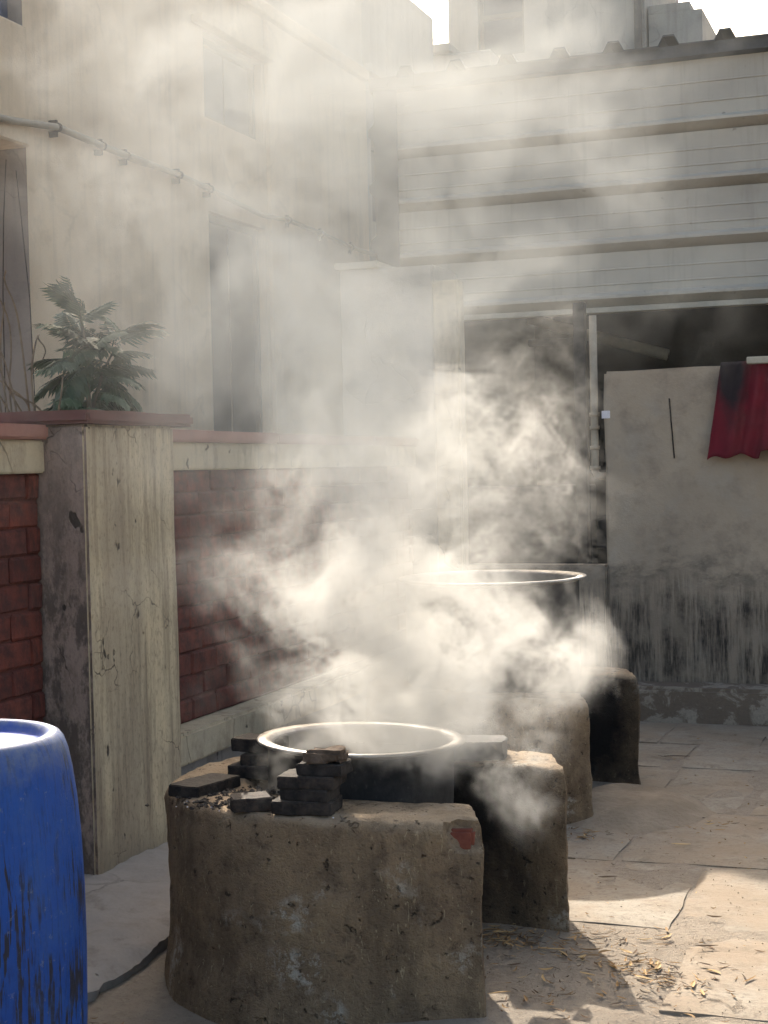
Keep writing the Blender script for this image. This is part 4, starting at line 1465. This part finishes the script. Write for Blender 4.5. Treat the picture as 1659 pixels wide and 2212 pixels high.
def smoke_grid(lo, hi, vox, blobs, seed, curl_len, steps, soft, carve, ambient=0.0, kmin=3, slope=2.6, cap=8.0, gain=1.0, calm=(1, 0, 1)):
    """density on a grid: a sum of soft puffs, torn by noise and rolled up by a divergence-free swirl"""
    rng = np.random.default_rng(seed)
    lo = np.array(lo, float); hi = np.array(hi, float)
    res = [int(round((b - a) / vox)) // 2 * 2 for a, b in zip(lo, hi)]
    hi = lo + (np.array(res) - 1) * vox
    X, Y, Z = [lo[i] + np.arange(res[i], dtype=np.float32) * vox for i in range(3)]
    base = np.zeros(res, np.float32)
    for (bx, by, bz, rx, ry, rz, w) in blobs:
        gx = np.exp(-((X - bx) / rx) ** 2).astype(np.float32); gy = np.exp(-((Y - by) / ry) ** 2).astype(np.float32); g2 = np.exp(-((Z - bz) / rz) ** 2).astype(np.float32)
        base += w * gx[:, None, None] * gy[None, :, None] * g2[None, None, :]
    base += ambient
    # swirl displacement at half resolution
    hr = [r // 2 for r in res]
    n1 = max(hr)
    ax = [np.arange(r, dtype=np.float32) for r in hr]
    P = list(np.meshgrid(*ax, indexing='ij'))
    P0 = [p.copy() for p in P]
    for (klen, amp, hic) in curl_len:
        k0 = n1 * vox * 2 / klen
        V = curl_velocity(hr, rng, 2.9, k0 * .6, k0 * hic)
        st = amp / (vox * 2) / steps
        for _ in range(steps):
            v = tri(V, *P)
            P = [p - st * q for p, q in zip(P, v)]
    # the swirl grows with height above its source
    zr = lo[2] + P0[2] * vox * 2
    hw = (calm[0] + (1 - calm[0]) * np.clip((zr - calm[1]) / calm[2], 0, 1)).astype(np.float32)
    D = [((p - q) * hw).astype(np.float32) for p, q in zip(P, P0)]
    fx = [np.arange(r, dtype=np.float32) / 2 for r in res]
    noise = spectrum_noise(res, rng, slope, kmin)
    out = np.zeros(res, np.float32)
    CH = 24
    gy, gz_ = np.meshgrid(np.arange(res[1], dtype=np.float32), np.arange(res[2], dtype=np.float32), indexing='ij')
    for i0 in range(0, res[0], CH):
        i1 = min(res[0], i0 + CH)
        gx = np.arange(i0, i1, dtype=np.float32)[:, None, None] * np.ones((1, res[1], res[2]), np.float32)
        yy = np.broadcast_to(gy, gx.shape); zz = np.broadcast_to(gz_, gx.shape)
        d = tri(D, gx / 2, yy / 2, zz / 2, True)
        qx, qy, qz = gx + d[0] * 2, yy + d[1] * 2, zz + d[2] * 2
        nz_, = tri([noise], qx, qy, qz)
        b, = tri([base], qx, qy, qz, True)
        # tear: where the puff is thin only the dense filaments survive
        k = b / (b + soft)
        f = np.clip((nz_ * carve + 2.2 * k - .75), 0, None)
        out[i0:i1] = cap * (1 - np.exp(-gain * b * f / cap))
    out[out < .006 * cap] = 0
    # fade at the faces of the grid
    for ax_, n in enumerate(res):
        t = np.minimum(np.arange(n), np.arange(n)[::-1]) / max(3, n * .12)
        sh = [1, 1, 1]; sh[ax_] = n
        out *= np.clip(t, 0, 1).astype(np.float32).reshape(sh)
    return out, lo, hi, res


def smoke_mat(name, color, aniso, dens):
    m = bpy.data.materials.new(name)
    m.use_nodes = True
    t = m.node_tree
    t.nodes.remove(t.nodes["Principled BSDF"])
    v = t.nodes.new("ShaderNodeVolumePrincipled")
    v.inputs["Color"].default_value = (*color, 1)
    v.inputs["Anisotropy"].default_value = aniso
    v.inputs["Density"].default_value = dens
    v.inputs["Density Attribute"].default_value = "density"
    t.links.new(v.outputs[0], t.nodes["Material Output"].inputs["Volume"])
    return m


def smoke_object(name, grid, mat, label):
    d, lo, hi, res = grid
    me = bpy.data.meshes.new(name)
    n = d.size
    me.vertices.add(n)
    co = np.empty((*res, 3), np.float32)
    for i in range(3):
        sh = [1, 1, 1]; sh[i] = res[i]
        co[..., i] = np.linspace(lo[i], hi[i], res[i], dtype=np.float32).reshape(sh)
    me.vertices.foreach_set('co', co.ravel())
    at_ = me.attributes.new('puff', 'FLOAT', 'POINT')
    at_.data.foreach_set('value', d.ravel())
    me.materials.append(mat)
    o = bpy.data.objects.new(name, me)
    COL.objects.link(o)
    g = bpy.data.node_groups.new(name + ' grid', 'GeometryNodeTree')
    g.interface.new_socket('Geometry', in_out='INPUT', socket_type='NodeSocketGeometry')
    g.interface.new_socket('Geometry', in_out='OUTPUT', socket_type='NodeSocketGeometry')
    N, Lk = g.nodes, g.links
    gi = N.new('NodeGroupInput'); go = N.new('NodeGroupOutput')
    pos = N.new('GeometryNodeInputPosition'); sep = N.new('ShaderNodeSeparateXYZ'); Lk.new(pos.outputs[0], sep.inputs[0])
    idx = []
    for i in range(3):
        a = N.new('ShaderNodeMath'); a.operation = 'SUBTRACT'; Lk.new(sep.outputs[i], a.inputs[0]); a.inputs[1].default_value = float(lo[i])
        b = N.new('ShaderNodeMath'); b.operation = 'MULTIPLY'; Lk.new(a.outputs[0], b.inputs[0]); b.inputs[1].default_value = float((res[i] - 1) / (hi[i] - lo[i]))
        c = N.new('FunctionNodeFloatToInt'); c.rounding_mode = 'ROUND'; Lk.new(b.outputs[0], c.inputs[0])
        idx.append(c.outputs[0])

    def im(op, a, b):
        x = N.new('FunctionNodeIntegerMath'); x.operation = op
        for s_, v in ((x.inputs[0], a), (x.inputs[1], b)):
            if hasattr(v, 'is_linked'): Lk.new(v, s_)
            else: s_.default_value = v
        return x.outputs[0]
    ii = im('ADD', im('MULTIPLY', im('ADD', im('MULTIPLY', idx[0], res[1]), idx[1]), res[2]), idx[2])
    na = N.new('GeometryNodeInputNamedAttribute'); na.data_type = 'FLOAT'; na.inputs[0].default_value = 'puff'
    si = N.new('GeometryNodeSampleIndex'); si.data_type = 'FLOAT'; si.domain = 'POINT'; si.clamp = True
    Lk.new(gi.outputs[0], si.inputs['Geometry'])
    Lk.new(na.outputs[0], [s_ for s_ in si.inputs if s_.name == 'Value' and s_.enabled][0])
    Lk.new(ii, si.inputs['Index'])
    vc = N.new('GeometryNodeVolumeCube')
    Lk.new([s_ for s_ in si.outputs if s_.enabled][0], vc.inputs['Density'])
    vc.inputs['Background'].default_value = 0
    vc.inputs['Min'].default_value = lo; vc.inputs['Max'].default_value = hi
    for i, k in enumerate(('Resolution X', 'Resolution Y', 'Resolution Z')): vc.inputs[k].default_value = res[i]
    sm_ = N.new('GeometryNodeSetMaterial'); sm_.inputs['Material'].default_value = mat
    Lk.new(vc.outputs[0], sm_.inputs['Geometry']); Lk.new(sm_.outputs[0], go.inputs[0])
    md = o.modifiers.new('smoke', 'NODES'); md.node_group = g
    return tag(o, label, 'smoke', kind='stuff')


STEAM = smoke_mat('fresh white smoke', (.68, .68, .665), .36, 1.0)
SM = smoke_mat('thinning wood smoke', (.59, .605, .595), .1, 1.0)
# x, y, z, radii, extinction per metre
near = [
    (-1.489, 4.288, 0.691, 0.151, 0.098, 0.047, 18.24),
    (-1.417, 4.378, 0.706, 0.097, 0.084, 0.055, 13.38),
    (-1.533, 4.295, 0.764, 0.124, 0.078, 0.069, 16.42),
    (-1.627, 4.386, 0.682, 0.198, 0.112, 0.048, 5.00),
    (-1.501, 4.327, 0.732, 0.152, 0.102, 0.083, 19.56),
    (-1.494, 4.354, 0.818, 0.153, 0.108, 0.111, 22.39),
    (-1.493, 4.358, 0.929, 0.153, 0.117, 0.111, 20.35),
    (-1.429, 4.437, 1.005, 0.168, 0.140, 0.112, 6.72),
    (-1.510, 4.292, 1.075, 0.137, 0.150, 0.110, 14.99),
    (-1.571, 4.306, 1.197, 0.138, 0.180, 0.110, 9.10),
    (-1.574, 4.244, 1.310, 0.122, 0.200, 0.095, 4.80),
    (-1.431, 4.366, 1.165, 0.152, 0.160, 0.111, 8.02),
    (-1.368, 4.773, 0.851, 0.164, 0.200, 0.104, 1.68),
    (-1.241, 4.819, 0.848, 0.134, 0.200, 0.090, 3.07),
    (-1.122, 4.863, 0.845, 0.082, 0.140, 0.072, 7.20),
    (-1.232, 4.957, 0.722, 0.107, 0.140, 0.061, 2.25),
    (-1.325, 4.740, 0.975, 0.148, 0.220, 0.089, 1.05),
    (-1.409, 4.669, 1.069, 0.147, 0.200, 0.103, 0.91),
    (-1.448, 4.771, 0.698, 0.135, 0.140, 0.090, 2.24),
    (-1.281, 4.777, 0.628, 0.089, 0.100, 0.089, 1.26),
    (-1.855, 4.467, 0.821, 0.117, 0.140, 0.131, 1.60),
    (-1.952, 4.430, 0.765, 0.087, 0.100, 0.117, 1.60),
    (-1.953, 4.321, 0.688, 0.057, 0.070, 0.057, 2.50),
    (-1.788, 4.222, 0.691, 0.083, 0.060, 0.035, 2.00),
    (-1.855, 4.262, 1.060, 0.126, 0.200, 0.168, 0.72),
    (-1.868, 4.137, 1.317, 0.122, 0.200, 0.150, 1.10),
    (-1.736, 4.205, 1.272, 0.137, 0.200, 0.150, 1.50),
    (-1.689, 4.174, 1.450, 0.176, 0.250, 0.122, 1.50),
    (-1.867, 4.110, 1.454, 0.081, 0.200, 0.068, 1.00),
    (-1.486, 4.249, 1.458, 0.189, 0.280, 0.135, 2.20),
    (-1.312, 4.319, 1.346, 0.176, 0.280, 0.149, 1.30),
    (-1.221, 4.608, 1.362, 0.128, 0.250, 0.157, 0.45),
    (-1.106, 4.670, 1.316, 0.086, 0.150, 0.057, 0.60),
    (-1.246, 4.605, 1.534, 0.157, 0.250, 0.128, 0.88),
    (-1.153, 4.637, 1.489, 0.086, 0.200, 0.128, 0.90),
    (-1.243, 4.437, 0.535, 0.097, 0.090, 0.069, 2.21),
    (-1.142, 4.429, 0.473, 0.062, 0.070, 0.055, 3.28),
    (-1.099, 4.423, 0.456, 0.036, 0.050, 0.041, 4.28),
    (-1.194, 4.409, 0.446, 0.069, 0.070, 0.055, 1.76),
    (-1.183, 4.599, 0.591, 0.071, 0.090, 0.086, 2.02),
    (-1.198, 4.755, 0.665, 0.088, 0.100, 0.103, 1.00),
    (-1.297, 4.502, 0.533, 0.085, 0.100, 0.056, 1.40),
    (-1.768, 4.037, 0.670, 0.080, 0.040, 0.024, 2.00),
    (-1.506, 4.131, 0.653, 0.146, 0.040, 0.021, 2.00),
    (-1.353, 4.219, 0.644, 0.080, 0.040, 0.029, 2.40),
    (-1.806, 4.053, 0.599, 0.067, 0.060, 0.067, 1.00),
    (-2.210, 4.495, 0.732, 0.105, 0.150, 0.105, 0.60),
    (-1.301, 4.600, 1.678, 0.186, 0.280, 0.172, 0.46),
    (-1.168, 4.694, 1.791, 0.094, 0.220, 0.159, 0.69),
    (-1.279, 4.700, 1.912, 0.174, 0.280, 0.131, 0.38),
    (-1.139, 4.643, 1.531, 0.086, 0.200, 0.114, 0.94),
    (-1.076, 4.671, 1.330, 0.064, 0.150, 0.050, 1.30),
    (-1.308, 4.314, 1.481, 0.149, 0.250, 0.122, 1.12),
    (-1.433, 4.274, 1.646, 0.162, 0.280, 0.162, 1.40),
]
gA = smoke_grid((-2.6, 3.65, .22), (-.80, 5.5, 2.25), .0092, near, 5,
                [(.60, .055, 3), (.24, .045, 3.5), (.10, .026, 3.5), (.045, .011, 3.5)], 5, .8, 1.25, 0.0, 5, 1.45, cap=9.0, gain=.75, calm=(.25, .66, .45))
smoke_object('smoke', gA, STEAM, 'thick pale smoke billowing out of the nearest pot')
farb = [
    (-1.624, 4.202, 1.570, 0.297, 0.350, 0.176, 1.00),
    (-1.451, 4.290, 1.715, 0.299, 0.350, 0.204, 1.00),
    (-1.647, 4.277, 1.845, 0.274, 0.400, 0.206, 0.77),
    (-1.484, 4.404, 1.984, 0.250, 0.400, 0.167, 0.68),
    (-1.729, 4.178, 1.681, 0.163, 0.350, 0.203, 0.60),
    (-1.853, 4.281, 2.022, 0.265, 0.450, 0.209, 0.75),
    (-2.314, 4.590, 2.261, 0.351, 0.450, 0.214, 0.56),
    (-2.624, 4.465, 2.237, 0.274, 0.450, 0.183, 0.24),
    (-2.769, 4.356, 2.143, 0.196, 0.400, 0.196, 0.10),
    (-2.411, 4.372, 1.887, 0.281, 0.400, 0.236, 0.10),
    (-2.513, 4.586, 2.429, 0.216, 0.350, 0.123, 0.55),
    (-2.210, 4.388, 1.747, 0.132, 0.350, 0.205, 0.15),
    (-2.373, 4.730, 2.690, 0.282, 0.500, 0.204, 0.63),
    (-2.044, 4.544, 2.796, 0.326, 0.500, 0.207, 0.65),
    (-1.954, 4.646, 2.974, 0.360, 0.500, 0.150, 0.85),
    (-1.707, 4.655, 2.756, 0.266, 0.550, 0.222, 0.60),
    (-2.536, 4.753, 2.931, 0.254, 0.500, 0.222, 0.55),
    (-1.815, 4.512, 2.490, 0.276, 0.500, 0.203, 0.84),
    (-1.548, 4.632, 2.531, 0.189, 0.500, 0.175, 0.28),
    (-1.468, 5.073, 2.420, 0.236, 0.500, 0.205, 0.37),
    (-1.183, 5.246, 2.615, 0.255, 0.500, 0.207, 0.35),
    (-1.069, 5.217, 2.395, 0.189, 0.400, 0.126, 0.35),
    (-1.375, 4.533, 2.131, 0.198, 0.400, 0.141, 0.27),
    (-1.374, 5.235, 2.790, 0.305, 0.500, 0.161, 0.35),
    (-1.143, 5.389, 2.993, 0.390, 0.500, 0.146, 0.39),
    (-1.498, 4.789, 2.913, 0.254, 0.500, 0.149, 0.60),
    (-0.822, 5.354, 2.538, 0.206, 0.450, 0.159, 0.20),
    (-1.570, 4.497, 2.210, 0.242, 0.450, 0.171, 0.19),
    (-1.163, 5.046, 2.116, 0.185, 0.350, 0.123, 0.17),
    (-1.002, 4.777, 1.846, 0.217, 0.500, 0.130, 0.06),
    (-1.815, 4.584, 2.401, 0.221, 0.400, 0.162, 0.24),
    (-2.189, 4.408, 1.115, 0.103, 0.250, 0.265, 0.35),
    (-0.760, 4.888, 1.900, 0.233, 0.500, 0.131, 0.08),
    (-1.925, 4.187, 1.177, 0.124, 0.300, 0.221, 0.35),
]
gB = smoke_grid((-4.0, 3.2, .9), (-.2, 6.4, 3.95), .0225, farb, 9,
                [(1.5, .10, 3), (.55, .11, 3.5), (.22, .06, 3.5), (.10, .02, 3)], 5, .12, .78, .03, 3, 1.6, cap=3.0, gain=1.0)
GRIDS = [gA, gB]
smoke_object('smoke', gB, SM, 'thinner drifting smoke cloud spread in front of the house and the shed')
